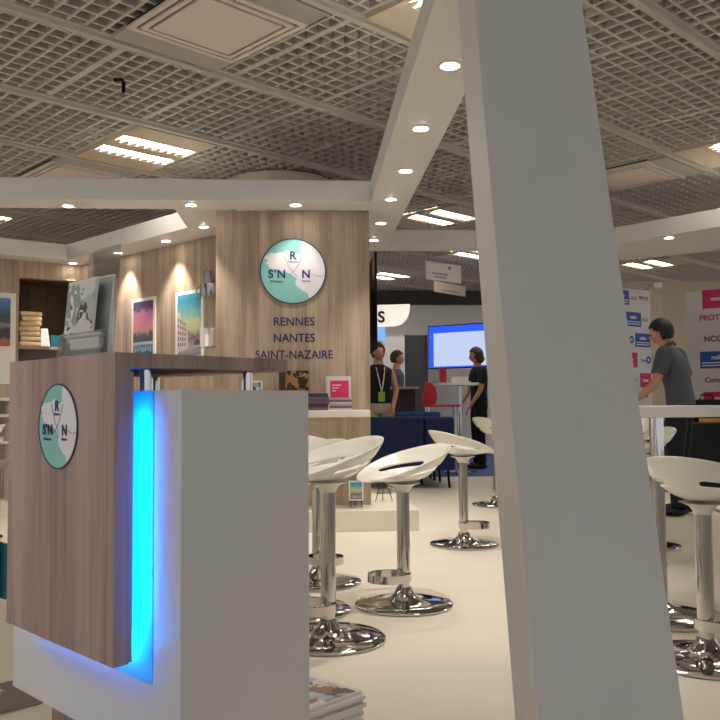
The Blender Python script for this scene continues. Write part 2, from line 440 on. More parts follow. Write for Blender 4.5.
# ------------------------------------------------------------------ stand walls
struct(MB().box(-.711, .512, 6.75, 7.5, 0, 2.499).build('wall_front', 'oak'), 'oak-clad wall block carrying the round logo sign')
def wallseg(a, b, th, z0, z1, name, m):
    a, b = Vector((*a, 0)), Vector((*b, 0)); d = (b - a).normalized(); n = Vector((-d.y, d.x, 0)) * th
    return MB().prism([(a.x, a.y), (b.x, b.y), (b.x + n.x, b.y + n.y), (a.x + n.x, a.y + n.y)], z0, z1).build(name, m)
struct(wallseg(W1, (-.5, 7.405), .1, 0, BZ - .001, 'wall_right', 'oak'), 'oak-clad wall with the posters')
PD = (Vector((*W2, 0)) - Vector((*W1, 0))).normalized(); PN = Vector((PD.y, -PD.x, 0))     # poster wall along / out
ND = (Vector((*W1, 0)) - Vector((*W0, 0))).normalized(); NN = Vector((ND.y, -ND.x, 0))     # niche wall
if PN.y > 0: PN = -PN
if NN.y > 0: NN = -NN
Wv0 = Vector((*W0, 0))
def onwall(px, py, P, n, off=0.): return atplane(px, py, Vector((P[0], P[1], 0)) + n * off, n)
# niche wall: built round the opening
nL, nR = onwall(19, 300, W0, NN), onwall(80, 300, W0, NN)
zt = onwall(40, 278.5, W0, NN).z
sL, sR = (nL - Wv0).dot(ND), (nR - Wv0).dot(ND); sEnd = (Vector((*W1, 0)) - Wv0).length
def nich(s0, s1, z0, z1, d0=0., d1=.12):
    """box on the niche wall: s along it, d into it"""
    m = Matrix(((ND.x, -NN.x, 0, W0[0]), (ND.y, -NN.y, 0, W0[1]), (0, 0, 1, 0), (0, 0, 0, 1)))
    return (s0, s1, d0, d1, z0, z1, m)
m = MB(); m.box(*nich(-4, sL, 0, BZ - .001)).box(*nich(sR, sEnd - .001, 0, BZ - .001)).box(*nich(sL, sR, zt, BZ - .001)); struct(m.build('wall_left', 'oak'), 'oak-clad wall with the dark niche')
m = MB(); m.box(*nich(sL - .02, sL - .0005, 0, zt, .121, .55)).box(*nich(sR + .0005, sR + .02, 0, zt, .121, .55)).box(*nich(sL, sR, zt + .001, zt + .02, .121, .55)).box(*nich(sL - .02, sR + .02, 0, zt + .02, .551, .57))
struct(m.build('wall_niche', 'niche'), 'dark wooden inside of the niche')
zsh = onwall(36, 346, W0, NN, -.05).z
tag(MB().box(*nich(sL, sR, zsh - .03, zsh, .121, .55)).build('niche_shelf', 'oak'), 'oak shelf inside the dark niche', 'shelf')
tag(MB().box(*nich(sL, sR, 0, zsh - .0305, .125, .55)).build('niche_cabinet', 'brown'), 'dark brown cabinet under the niche shelf', 'cabinet')

# canvas bags on the niche shelf
bx = (onwall(29, 330, W0, NN, -.2) - Wv0).dot(ND)
MN = nich(0, 0, 0, 0)[6]
z = zsh
for i in range(7):
    h_ = .055 if i < 6 else .05
    w_ = .115 + random.uniform(-.012, .012)
    b_ = MB().box(-w_, w_, -.1, .1, 0, h_ - .004)
    o = b_.build('folded_bag', 'kraft', bevel=.018, seg=3)
    o.matrix_world = MN @ Matrix.Translation((bx + random.uniform(-.012, .012), .2, z)) @ Matrix.Rotation(random.uniform(-.12, .12), 4, 'Z')
    tag(o, ['lowest folded cream bag of the niche stack', 'second folded cream bag from the bottom of the niche stack', 'third folded cream bag from the bottom of the niche stack', 'middle folded cream bag of the niche stack', 'third folded cream bag from the top of the niche stack', 'second folded cream bag from the top of the niche stack', 'topmost folded cream bag of the niche stack'][i], 'bag', 'folded cream bags in the niche')
    z += h_
wx = (onwall(44, 336, W0, NN, -.2) - Wv0).dot(ND)
o = MB().hexa([Vector(p) for p in ((-.05, -.06, 0), (.05, -.06, 0), (.05, .06, 0), (-.05, .06, 0))], [Vector(p) for p in ((-.045, -.02, .2), (.03, -.02, .2), (.03, .03, .2), (-.045, .03, .2))]).build('paper_bag', 'paper', bevel=.006)
o.matrix_world = MN @ Matrix.Translation((wx, .17, zsh)); tag(o, 'white paper bag standing beside the cream bag stack', 'bag')
tx = (onwall(56, 335, W0, NN, -.15) - Wv0).dot(ND)
o = MB().box(-.05, .05, -.04, .04, 0, .13).build('teal_box', mat('teal_card', (20, 110, 130), .5), bevel=.004)
o.matrix_world = MN @ Matrix.Translation((tx, .2, zsh)); tag(o, 'small teal box on the niche shelf behind the clear brochure holder', 'box')

# posters
def poster(cpx, w, h, ztop, label, pic, P, n, dirv, off=.0, name='poster', margin=.035, footer=0., art=None):
    c = onwall(cpx, 320, P, n, .012)
    rz = math.atan2(dirv.y, dirv.x)
    t = thing(name, label, 'poster', (c.x, c.y, ztop - h), rz, 'art posters on the oak walls')
    # local x along the wall, -y out of the wall
    MB().box(-w / 2, w / 2, -.004, .010, 0, h).build('sheet', 'paper', t)
    o = MB().box(-w / 2 + margin, w / 2 - margin, -.0065, -.0045, margin + footer, h - margin).build('printed_picture', pic, t)
    if art: art(w, h, margin, footer, o)
    return t
pk = picture('pink_sky_picture', [(0, (40, 80, 110)), (.17, (110, 150, 165)), (.24, (60, 70, 85)), (.36, (120, 130, 130)), (.47, (205, 150, 140)), (.62, (222, 140, 165)), (.8, (196, 130, 176)), (.9, (110, 90, 130)), (1, (70, 80, 110))], 8, .22)
bl = picture('blue_sky_picture', [(0, (120, 120, 140)), (.15, (170, 165, 170)), (.3, (120, 100, 105)), (.42, (190, 185, 150)), (.55, (196, 205, 150)), (.72, (110, 175, 185)), (.9, (70, 150, 185)), (1, (90, 165, 190))], 6, .3)
fl = picture('harbour_picture', [(0, (176, 96, 80)), (.12, (180, 110, 90)), (.2, (60, 60, 80)), (.35, (70, 70, 80)), (.45, (140, 140, 150)), (.52, (70, 90, 70)), (.65, (60, 80, 90)), (.75, (60, 100, 150)), (.9, (80, 130, 190)), (1, (100, 150, 200))], 7, .2)
def flat(m, pts, y=-.0068): m.prism(pts, 0, .0008, Matrix(((1, 0, 0, 0), (0, 0, -1, y), (0, 1, 0, 0), (0, 0, 0, 1))))
def skyline(w, h, mg, ft, o):
    rnd = random.Random(3); m = MB(); x = -w / 2 + mg; base = h * .30
    while x < w / 2 - mg - .02:
        d = min(rnd.uniform(.02, .05), w / 2 - mg - x); t_ = base + rnd.uniform(.03, .09)
        flat(m, [(x, base), (x + d, base), (x + d, t_), (x + d / 2, t_ + .03), (x, t_)]); x += d
    m.build('printed_houses', mat('house_print', (96, 92, 104), .5), o)
    m = MB(); flat(m, [(-w / 2 + mg, h * .24), (w / 2 - mg, h * .24), (w / 2 - mg, h * .29), (-w / 2 + mg, h * .29)])
    for i in range(7): flat(m, [(-w / 2 + mg + .03 + .045 * i, h * .13 + .01 * (i % 3)), (-w / 2 + mg + .055 + .045 * i, h * .13 + .01 * (i % 3)), (-w / 2 + mg + .042 + .045 * i, h * .2)])
    m.build('printed_boats', mat('boat_print', (176, 190, 200), .5), o)
    m = MB()
    for i in range(26):
        a_, b_ = -w / 2 + mg + .012 + rnd.random() ** 1.6 * .12, h - mg - .012 - rnd.random() ** 1.6 * .09
        if i % 3 == 0: a_ = -a_
        r_ = rnd.uniform(.008, .018); flat(m, [(a_ + r_ * math.cos(k), b_ + r_ * math.sin(k) * .7) for k in (0, 1, 2, 3, 4, 5)], -.0068 - .0009 * (i % 5))
    m.build('printed_leaves', mat('leaf_print', (110, 90, 130), .5), o)
def street(w, h, mg, ft, o):
    L = -w / 2 + mg; m = MB()
    flat(m, [(L, h * .1), (L + .17, h * .16), (L + .17, h * .36), (L + .12, h * .46), (L + .08, h * .47), (L + .05, h * .68), (L, h * .72)])
    m.build('printed_front', mat('facade_print', (206, 190, 190), .5), o)
    m = MB()
    for i in range(4):
        for k in range(5): flat(m, [(L + .01 + i * .036, h * (.2 + .09 * k - .012 * i * k * .5)), (L + .028 + i * .036, h * (.2 + .09 * k - .012 * i * k * .5)), (L + .028 + i * .036, h * (.245 + .09 * k - .012 * i * k * .5)), (L + .01 + i * .036, h * (.25 + .09 * k - .012 * i * k * .5))], -.0077)
    m.build('printed_windows', mat('window_print', (120, 104, 120), .5), o)
    m = MB(); flat(m, [(w / 2 - mg - .12, h * .2), (w / 2 - mg, h * .2), (w / 2 - mg, h * .27), (w / 2 - mg - .05, h * .29), (w / 2 - mg - .09, h * .26)]); m.build('printed_trees', mat('tree_print', (92, 96, 84), .5), o)
zP = lambda px, py: onwall(px, py, W1, PN, .012).z
poster(143.5, .42, .62, zP(143, 298), 'portrait poster with pink sky over a town by water', pk, W1, PN, PD, art=skyline)
poster(189.5, .44, .65, zP(189, 290.5), 'portrait poster with blue and yellow sky beside old house fronts', bl, W1, PN, PD, art=street)
poster(103, .40, .62, zP(108, 303), 'poster mostly hidden behind the clear brochure holder', pk, W1, PN, PD)
wl = (onwall(16, 300, W0, NN, .01) - onwall(-22, 300, W0, NN, .01)).length
zt1 = onwall(8, 293, W0, NN, .01).z; zb1 = onwall(8, 384, W0, NN, .01).z
poster(-3, wl, zt1 - zb1, zt1, 'tall white poster with a harbour picture at the left photo edge', fl, W0, NN, ND, footer=.34, margin=.055)
# low shelf unit under that poster
sc_ = (onwall(-10, 400, W0, NN) - Wv0).dot(ND)
t = thing('low_shelf', 'low white-edged shelf unit under the tall poster at left', 'shelf')
for py in (398, 414, 440):
    zz = onwall(2, py, W0, NN).z; MB().box(*nich(sc_ - .7, sL - .12, zz - .03, zz, -.28, -.001)).build('shelf_board', 'board', t)
MB().box(*nich(sL - .12, sL - .09, 0, onwall(2, 398, W0, NN).z, -.28, -.001)).build('side_panel', 'board', t)

# glass shelves beside the poster with their small goods
gs = []
for py, lb in ((296.5, 'upper clear glass shelf by the oak wall block'), (345.5, 'lower clear glass shelf by the oak wall block')):
    c = onwall(212, py, W1, PN); e = (c - Vector((*W1, 0))).dot(PD) + .06
    mtx = Matrix(((PD.x, PN.x, 0, W1[0]), (PD.y, PN.y, 0, W1[1]), (0, 0, 1, 0), (0, 0, 0, 1)))
    zz = c.z; gs.append((e, zz, mtx))
    tag(MB().box(e - .1, e + .2, .002, .16, zz - .035, zz - .02, mtx).build('glass_shelf', 'glass'), lb, 'shelf', 'clear glass shelves')
def on_shelf(o, k, de, dn, label, cat, group=None, rz=0.):
    e, zz, mtx = gs[k]; o.matrix_world = mtx @ Matrix.Translation((e + de, dn, zz - .0195)) @ Matrix.Rotation(rz, 4, 'Z'); return tag(o, label, cat, group)
gm = mat('grey_ceramic', (92, 92, 98), .4)
mug = lambda: MB().lathe([(0, 0), (.038, 0), (.042, .01), (.042, .115), (.038, .118), (.036, .02), (0, .015)], 24).tube([(.04, 0, .09), (.066, 0, .085), (.07, 0, .055), (.06, 0, .03), (.04, 0, .026)], .006).build('mug', gm, smooth=True)
for k_, (de, lb) in enumerate(((-.055, 'left lower grey mug on the upper glass shelf'), (.045, 'right lower grey mug on the upper glass shelf'))): on_shelf(mug(), 0, de, .09, lb, 'mug', 'grey mugs', .7 if k_ else 2.2)
o = on_shelf(mug(), 0, -.005, .085, 'grey mug standing on top of the two other mugs', 'mug', 'grey mugs'); o.location.z += .1185
for de, w_, h_, mm, lb in ((-.07, .05, .17, 'paper2', 'tall pale box on the lower glass shelf'), (.0, .05, .11, 'paper', 'short white box on the lower glass shelf'), (.075, .055, .16, 'filler', 'grey box at the right on the lower glass shelf')):
    on_shelf(MB().box(-w_ / 2, w_ / 2, -.03, .03, 0, h_).build('gift_box', mm, bevel=.003), 1, de, .08, lb, 'box', 'small boxes on the glass shelf')

# ------------------------------------------------------------------ round map logo (local: x right, z up, -y out)
COAST = [(405, 96), (398, 150), (400, 178), (372, 190), (348, 186), (330, 170), (302, 164), (285, 180), (258, 179), (236, 186), (200, 184), (166, 205), (160, 222), (186, 234), (166, 250), (186, 264), (190, 280), (215, 291), (240, 293), (270, 302), (300, 309), (330, 321), (356, 340), (371, 356), (360, 375), (366, 397), (386, 416), (411, 436), (440, 450), (452, 480)]
def logo(parent_name, r, parent, loc, rz, th=.006):
    pr = MB().lathe([(0, 0), (.985 * r, 0), (.985 * r, th), (0, th)], 72, mtx=Matrix.Rotation(math.pi / 2, 4, 'X')).build(parent_name, 'teal', parent, smooth=True)
    pr.location = loc; pr.rotation_euler = (0, 0, rz)
    MB().lathe([(.965 * r, th - .001), (.965 * r, th + .0012), (r, th + .0012), (r, 0), (.986 * r, 0)], 72, mtx=Matrix.Rotation(math.pi / 2, 4, 'X')).build('outline_ring', 'ringline', pr, smooth=True)
    P_ = [((x - 347) / 217, (304 - y) / 217) for x, y in COAST]
    P_ = [(x, y) if math.hypot(x, y) < .96 else (x * .96 / math.hypot(x, y), y * .96 / math.hypot(x, y)) for x, y in P_]
    a1, a0 = math.atan2(P_[-1][1], P_[-1][0]), math.atan2(P_[0][1], P_[0][0])
    arc = [(.962 * math.cos(a1 + (a0 - a1) * i / 24), .962 * math.sin(a1 + (a0 - a1) * i / 24)) for i in range(1, 24)]
    MB().prism([(x * r, y * r) for x, y in P_ + arc], th, th + .0012, Matrix.Rotation(math.pi / 2, 4, 'X')).build('map_land', 'lilac', pr)
    y_ = -th - .0022
    lines = MB()
    for a_, b_ in (((-.12, .12), (.12, -.15)), ((.14, .14), (-.14, -.16)), ((-.3, .52), (-.1, .12)), ((.32, .52), (.12, .12))):
        lines.tube([(a_[0] * r, y_, a_[1] * r), (b_[0] * r, y_, b_[1] * r)], .007 * r, 6)
    lines.tube([((x - 347) / 217 * r, y_, (304 - y) / 217 * r) for x, y in ((475, 325), (500, 332), (525, 340), (545, 332), (556, 330))], .007 * r, 6)
    lines.build('thin_lines', 'greyline', pr)
    f = lambda n, s, x, y, sz, bo: text(n, s, sz * r, 'indigo', pr, ((x - 347) / 217 * r, y_, (304 - y) / 217 * r), bold=bo * r, ext=.0006)
    f('letter_mark', 'R', 346, 203, .34, .009); f('letter_mark', "S'N", 243, 325, .34, .009); f('letter_mark', 'N', 432, 325, .34, .009)
    f('city_name', 'Rennes', 348, 242, .095, .0); f('city_name', 'St-Nazaire', 243, 371, .095, .0); f('city_name', 'Nantes', 432, 368, .095, .0)
    return pr
c = aty(293, 271.4, 6.75); rr = (aty(326.3, 271, 6.75) - aty(259.9, 271, 6.75)).length / 2
lg = logo('round_sign', rr, None, (c.x, 6.7485, c.z), 0, .008)
tag(lg, 'round teal and white map sign with letters R, S\'N and N on the oak wall', 'sign')
t = thing('wall_lettering', 'dark blue city names in three lines under the round sign', 'lettering', (0, 6.7485, 0))
for s_, px, py, x0, x1 in (('RENNES', 294, 326.5, 274, 314.5), ('NANTES', 294, 343, 274, 314.5)):
    w = (aty(x1, py, 6.75) - aty(x0, py, 6.75)).length; p = aty((x0 + x1) / 2, py - 4.5 + (0), 6.75)
    pass
for s_, cx_, cy_, x0, x1 in (('RENNES', 294, 322, 273.5, 314.3), ('NANTES', 294, 338.3, 273.7, 314.6), ('SAINT-NAZAIRE', 294, 355, 255.5, 333)):
    w = (aty(x1, cy_, 6.75) - aty(x0, cy_, 6.75)).length; p = aty((x0 + x1) / 2, cy_, 6.75)
    o = text('city_name', s_, .094, 'indigo', t, (p.x, -.0006, p.z), bold=.0008, ext=.0005)
    xs = [v.co.x for v in o.data.vertices]; o.scale.x = w / (max(xs) - min(xs))

# column shelf and what stands on it
SZ = .905
tag(MB().box(-.7, aty(370, 414, 6.5).x, 6.47, 6.749, SZ - .055, SZ).build('wall_shelf', 'board', bevel=.006), 'long white shelf on the oak wall under the city names', 'shelf')
def stand(px, y): return aty(px, 400, y).x
def leaflet(px0, px1, pyt, y, lean, label, mats, cat, name, th=.012):
    """a card standing on the shelf, leaning back"""
    x0, x1 = stand(px0, y), stand(px1, y); h = aty((px0 + px1) / 2, pyt, y).z - SZ
    o = MB().box(-(x1 - x0) / 2, (x1 - x0) / 2, 0, th, 0, h).build(name, mats)
    o.location = ((x0 + x1) / 2, y, SZ + .001); o.rotation_euler = (-lean, 0, 0); o.location.z += .0
    return tag(o, label, cat), (x1 - x0), h
dk = collage('still_life_picture', [(60, 40, 30), (170, 120, 60), (40, 30, 28), (206, 156, 86), (96, 70, 44), (30, 24, 24), (150, 104, 54)], 22)
bw = collage('grey_photo', [(60, 66, 62), (190, 195, 190), (40, 50, 44), (150, 160, 156), (210, 214, 212), (96, 104, 100)], 30)
o, w, h = leaflet(241.5, 262.5, 380.5, 6.62, .1, 'small framed grey photo on the white shelf behind the counter', 'paper', 'photo frame', 'photo_frame')
MB().box(-w / 2 + .015, w / 2 - .015, -.003, -.0005, .02, h - .015).build('photo', bw, o)
o, w, h = leaflet(279, 309, 370.5, 6.6, .08, 'dark brochure with a golden still life standing on the white shelf', 'brown', 'brochure', 'standing_brochure')
MB().box(-w / 2 + .05, w / 2, -.003, -.0005, .0, h).build('cover_picture', dk, o)
o, w, h = leaflet(326, 351.5, 376, 6.66, .12, 'pink and white brochure in a clear holder on the white shelf', 'paper2', 'brochure', 'standing_brochure')
MB().box(-w / 2 + .035, w / 2 - .02, -.003, -.0005, .06, h - .035).build('pink_cover', 'pink', o)
for k_ in range(3): MB().box(-w / 2 + .05, .02 - .02 * k_, -.0045, -.0032, h - .075 - .022 * k_, h - .068 - .022 * k_).build('text_line', 'paper', o)
pur = picture('purple_cover', [(0, (70, 50, 80)), (.35, (130, 90, 120)), (.5, (70, 46, 84)), (.62, (190, 140, 150)), (.7, (90, 60, 96)), (1, (110, 80, 110))], 5, 1.0)
def pile(x0, x1, y0, y1, z0, n, th, mats, labels, cat, group, jit=.008, name='brochure'):
    z = z0 + .0005
    for i in range(n):
        w, dp = (x1 - x0) / 2, (y1 - y0) / 2
        o = MB().box(-w, w, -dp, dp, 0, th - .0008).build(name, mats[i % len(mats)])
        o.location = ((x0 + x1) / 2 + random.uniform(-jit, jit), (y0 + y1) / 2 + random.uniform(-jit, jit) * .5, z); o.rotation_euler.z = random.uniform(-.03, .03)
        tag(o, labels[i], cat, group); z += th
ordn = ['lowest', 'second', 'third', 'fourth', 'fifth', 'sixth', 'seventh', 'eighth', 'ninth', 'tenth', 'eleventh', 'twelfth', 'thirteenth', 'fourteenth', 'fifteenth']
def ol(n, what): return [('lowest ' if i == 0 else 'topmost ' if i == n - 1 else ordn[i] + ' from bottom, ') + what for i in range(n)]
pile(stand(306, 6.55), stand(329, 6.55), 6.5, 6.62, SZ, 5, .026, [pur, 'darkgrey', pur], ol(5, 'brochure of the purple pile on the white shelf'), 'brochure', 'purple brochures on the white shelf')
pile(stand(329.5, 6.55), stand(351, 6.55), 6.49, 6.6, SZ, 6, .016, ['paper2', pur, 'filler'], ol(6, 'brochure of the grey pile before the pink brochure'), 'brochure', 'grey brochures on the white shelf')

# plinth and easels
plx = atz(419.5, 531, 0).x
tag(MB().box(-1.0, plx, 6.37, 6.7495, 0, .154).box(.513, plx, 6.7495, 7.6, 0, .154).build('plinth', 'floor', bevel=.003), 'low cream plinth at the foot of the oak wall', 'plinth')
cx = aty(356, 490, 6.6)
t = thing('table_easel', 'small easel holding a city card on the cream plinth', 'easel', (cx.x, 6.6, .154))
for x in (-.045, .045): MB().tube([(x, -.02, 0), (x * .7, .02, .15)], .004).build('leg', 'brown', t)
MB().tube([(0, .08, 0), (0, .022, .15)], .004).build('leg', 'brown', t)
MB().box(-.055, .055, -.03, -.008, .045, .052).build('ledge', 'brown', t)
cd = tag(MB().box(-.057, .057, 0, .004, 0, .155).build('picture_card', 'paper'), 'small white-edged card with a blue and yellow city picture', 'card')
MB().box(-.046, .046, -.002, -.0003, .012, .143).build('printed_picture', bl, cd)
cd.location = (cx.x, 6.572, .2062); cd.rotation_euler = (-.18, 0, 0)
cx = aty(384, 495, 6.95)
t = thing('wire_easel', 'empty brown wire easel on the plinth right of the oak wall', 'easel', (cx.x, 6.95, .154))
for x in (-.07, .07): MB().tube([(x, 0, 0), (x * .2, .03, .19)], .004).build('leg', 'brown', t)
MB().tube([(0, .13, 0), (0, .035, .19)], .004).build('leg', 'brown', t); MB().tube([(-.06, -.01, .07), (.06, -.01, .07)], .004).build('ledge', 'brown', t)
# screen hung on the flank of the oak wall
t = thing('flank_screen', 'black flat screen seen edge-on at the right flank of the oak wall', 'screen', (0, 0, 0))
MB().box(.572, .592, 6.96, 7.95, 1.405, 2.215).build('screen_body', 'black', t, bevel=.004)
MB().box(.512, .5715, 7.2, 7.4, 1.7, 1.9).build('bracket', 'darkgrey', t)

# ------------------------------------------------------------------ reception counter (local x into the counter, y along its front to the left)
KR = R(90 - 48.76); KP = Vector((-.442, 2.0, 0)); KM = Matrix.Translation(KP) @ Matrix.Rotation(KR, 4, 'Z'); KI = KM.inverted()
C2 = Vector((math.cos(KR), math.sin(KR), 0)); C1 = Vector((-math.sin(KR), math.cos(KR), 0))
def kfront(px, py, u): return KI @ atplane(px, py, KP + C2 * u, C2)
ct = thing('reception_counter', 'white reception counter with oak front panel, oak top and blue light', 'counter', KP, KR)
MB().box(0, .04, 0, .593, .352, 1.075).build('front_panel', 'oakpanel', ct, bevel=.0015)
MB().box(.0402, .52, 0, .593, 1.04, 1.075).build('top_slab', 'oakpanel', ct, bevel=.0015)
BY0, BY1, BX0, BX1 = -.15, .745, .085, .468
for q in [(183.4, 388.7), (178.5, 720), (11.7, 689)]: print('box', kfront(*q, .085))
BY0 = (kfront(183.4, 388.7, BX0).y + kfront(178.5, 720, BX0).y) / 2
MB().box(BX0, BX1, BY0, BY1, .125, .986).build('white_body', 'white', ct, bevel=.0015)
MB().box(.16, .43, BY0 + .09, BY1 - .10, 0, .1245).build('kick_plinth', 'oakpanel', ct)
sy = (kfront(150, 687, .082).y + kfront(155, 395, .082).y) / 2; sz = kfront(149.6, 687.5, .082).z
MB().box(.0833, .0848, sy, .6, sz + .008, .985).build('backlight_board', 'bluefilm', ct)
MB().box(.0405, .046, .006, .014, .44, .935).build('led_strip', 'led', ct)
MB().box(.0405, .046, .03, .57, .375, .383).build('led_strip', 'led', ct)
MB().box(.0402, .0488, .001, .003, .356, 1.03).build('led_shield', 'oakpanel', ct); MB().box(.0402, .0493, .03, .58, .366, .369).build('led_shield', 'oakpanel', ct)  # unseen lips added to cut the blue light's spread over the white front
for u, v in ((.115, .06), (.115, .53), (.43, .06), (.43, .53)):
    MB().cyl((u, v), .0135, .9862, 1.0398).build('support_tube', 'chrome', ct, smooth=True)
lc = kfront(58.4, 426.3, 0); lr = (kfront(58.4, 383.3, 0) - kfront(58.4, 469, 0)).length / 2
logo('round_logo', lr, ct, (-.0005, lc.y, lc.z), -math.pi / 2, .002)

# brochure holder on the counter top
hz = 1.0752
hb = kfront(95, 352, .03)
t = thing('brochure_holder', 'clear acrylic brochure holder on the oak counter top', 'holder', KM @ Vector((.008, .075, hz)), KR)
t_m = KM @ Matrix.Translation((.008, .075, hz))
L_ = .25
def plate(u0, z0, u1, z1, y0, y1, th, name):
    m = MB(); m.hexa([Vector((u0, y0, z0)), Vector((u0 + th, y0, z0)), Vector((u0 + th, y1, z0)), Vector((u0, y1, z0))], [Vector((u1, y0, z1)), Vector((u1 + th, y0, z1)), Vector((u1 + th, y1, z1)), Vector((u1, y1, z1))])
    return m.build(name, 'acrylic', t)
MB().box(0, .092, 0, L_, 0, .003).build('base_plate', 'acrylic', t)
plate(.062, .0031, .080, .285, .065, L_ - .02, .003, 'back_plate')
plate(0, .0031, .008, .06, 0, L_, .003, 'front_plate')
for y_ in (.0, L_ - .003):
    m = MB(); m.prism([(0.003, .0031), (.0616, .0031), (.076, .16), (.012, .06)], 0, .0029, Matrix(((1, 0, 0, 0), (0, 0, 1, y_), (0, 1, 0, 0), (0, 0, 0, 1))))
    m.build('side_plate', 'acrylic', t)
cov = collage('town_cover', [(196, 192, 190), (222, 218, 214), (96, 100, 124), (150, 156, 178), (220, 218, 216), (74, 56, 48), (200, 182, 162), (150, 170, 150), (236, 234, 230)], 26)
cov2 = picture('teal_cover', [(0, (40, 110, 116)), (.22, (120, 140, 136)), (.5, (168, 178, 172)), (.75, (140, 150, 146)), (1, (176, 182, 176))], 3, .4)
def booklet(u0, u1, h, y0, y1, pic, label, th=.005):
    a_ = math.atan2(u1 - u0, h)
    o = MB().box(0, th, 0, y1 - y0, 0, h).build('brochure', 'paper')
    MB().box(-.0012, -.0002, .004, y1 - y0 - .004, .004, h - .004).build('cover_picture', pic, o)
    o.matrix_world = t_m @ Matrix.Translation((u0, y0, .0045)) @ Matrix.Rotation(a_, 4, 'Y'); return tag(o, label, 'brochure', 'brochures in the clear holder')
booklet(.012, .03, .195, .085, .24, cov, 'town brochure in the front pocket of the clear holder')
booklet(.04, .056, .20, .05, .17, cov2, 'grey-green brochure in the rear pocket of the clear holder')
for k_ in range(3):
    o = MB().box(0, .0012, 0, .19 - .02 * k_, 0, .052 - .007 * k_).build('leaflet', 'paper' if k_ != 1 else 'paper2')
    o.matrix_world = t_m @ Matrix.Translation((.0096 - .0022 * k_, .03, .0045))
    tag(o, ['rear white leaflet behind the low front plate of the clear holder', 'middle grey leaflet behind the low front plate of the clear holder', 'front shortest white leaflet behind the low front plate of the clear holder'][k_], 'leaflet', 'leaflets in the clear holder')

# magazines stacked behind the counter
mg = [picture('cover_art', [(0, (150, 60, 50)), (.2, (230, 228, 226)), (.4, (170, 190, 225)), (.5, (236, 236, 236)), (.62, (120, 110, 90)), (.7, (60, 56, 50)), (.78, (225, 222, 215)), (1, (240, 238, 235))], 3, .6)]
z = .001
nm = 15
for i in range(nm):
    o = MB().box(-.105, .105, -.1485, .1485, 0, .0098).build('magazine', 'paper' if i % 3 else 'paper2')
    if i == nm - 1:
        MB().box(-.09, .09, -.14, .10, .0099, .0105).build('cover_picture', collage('town_print', [(222, 222, 224), (190, 198, 220), (236, 236, 240), (120, 112, 92), (228, 224, 216), (84, 82, 80), (200, 206, 226), (170, 140, 128)], 22), o)
    o.matrix_world = KM @ Matrix.Translation((.601 + random.uniform(-.006, .01), .05 + random.uniform(-.008, .006), z)) @ Matrix.Rotation(random.uniform(-.03, .03), 4, 'Z')
    tag(o, ('topmost magazine of the floor stack behind the counter, with printed cover' if i == nm - 1 else ('lowest' if i == 0 else ordn[i] + ' from bottom') + ' magazine of the floor stack behind the counter'), 'magazine', 'magazines stacked behind the counter')
    z += .0102

# stand with square foot at the left edge
pc = atz(13, 697, 0)
t = thing('sign_stand', 'chrome stand with square foot at the lower left photo edge', 'stand', pc, KR)
MB().box(-.13, .13, -.13, .13, 0, .014).build('foot_plate', 'steel', t, bevel=.004)
MB().lathe([(.05, .0145), (.045, .02), (.026, .03), (.024, .05), (.024, .75), (0, .75)], 24, (-.057, .049, 0)).build('pole', 'chrome', t, smooth=True)
MB().box(-.11, .0, -.01, .1, .751, .77).build('top_cap', 'chrome', t)
MB().box(-.032, -.022, .0, .1, .32, .50).build('teal_card', mat('teal_panel', (28, 110, 118), .5), t)

# ------------------------------------------------------------------ bar stools
def seat_mesh():
    bm = bmesh.new(); NR, NT = 13, 44; rows = []
    c0 = bm.verts.new((0, 0, 0))
    for i in range(1, NR + 1):
        r = i / NR; q = []
        for j in range(NT):
            th = 2 * math.pi * j / NT; cs = math.cos(th)
            rim = .022 + .152 * (1 - cs) / 2
            p = 2.0 + .7 * (1 - cs) / 2
            a = .235 - .01 * cs; b = .21
            zz = rim * r ** p
            if cs > 0: zz -= .018 * cs * max(0, r - .8) / .2
            q.append(bm.verts.new((r * a * cs, r * b * math.sin(th), zz)))
        rows.append(q)
    for j in range(NT): bm.faces.new((c0, rows[0][j], rows[0][(j + 1) % NT]))
    for i in range(NR - 1):
        for j in range(NT):
            th = 2 * math.pi * (j + .5) / NT
            if i == 8 and -.88 < math.cos(th) < .25: continue
            bm.faces.new((rows[i][j], rows[i + 1][j], rows[i + 1][(j + 1) % NT], rows[i][(j + 1) % NT]))
    me = bpy.data.meshes.new('seat'); bm.to_mesh(me); bm.free(); me.materials.append(M['seat'])
    for p in me.polygons: p.use_smooth = True
    return me
SEAT = seat_mesh()
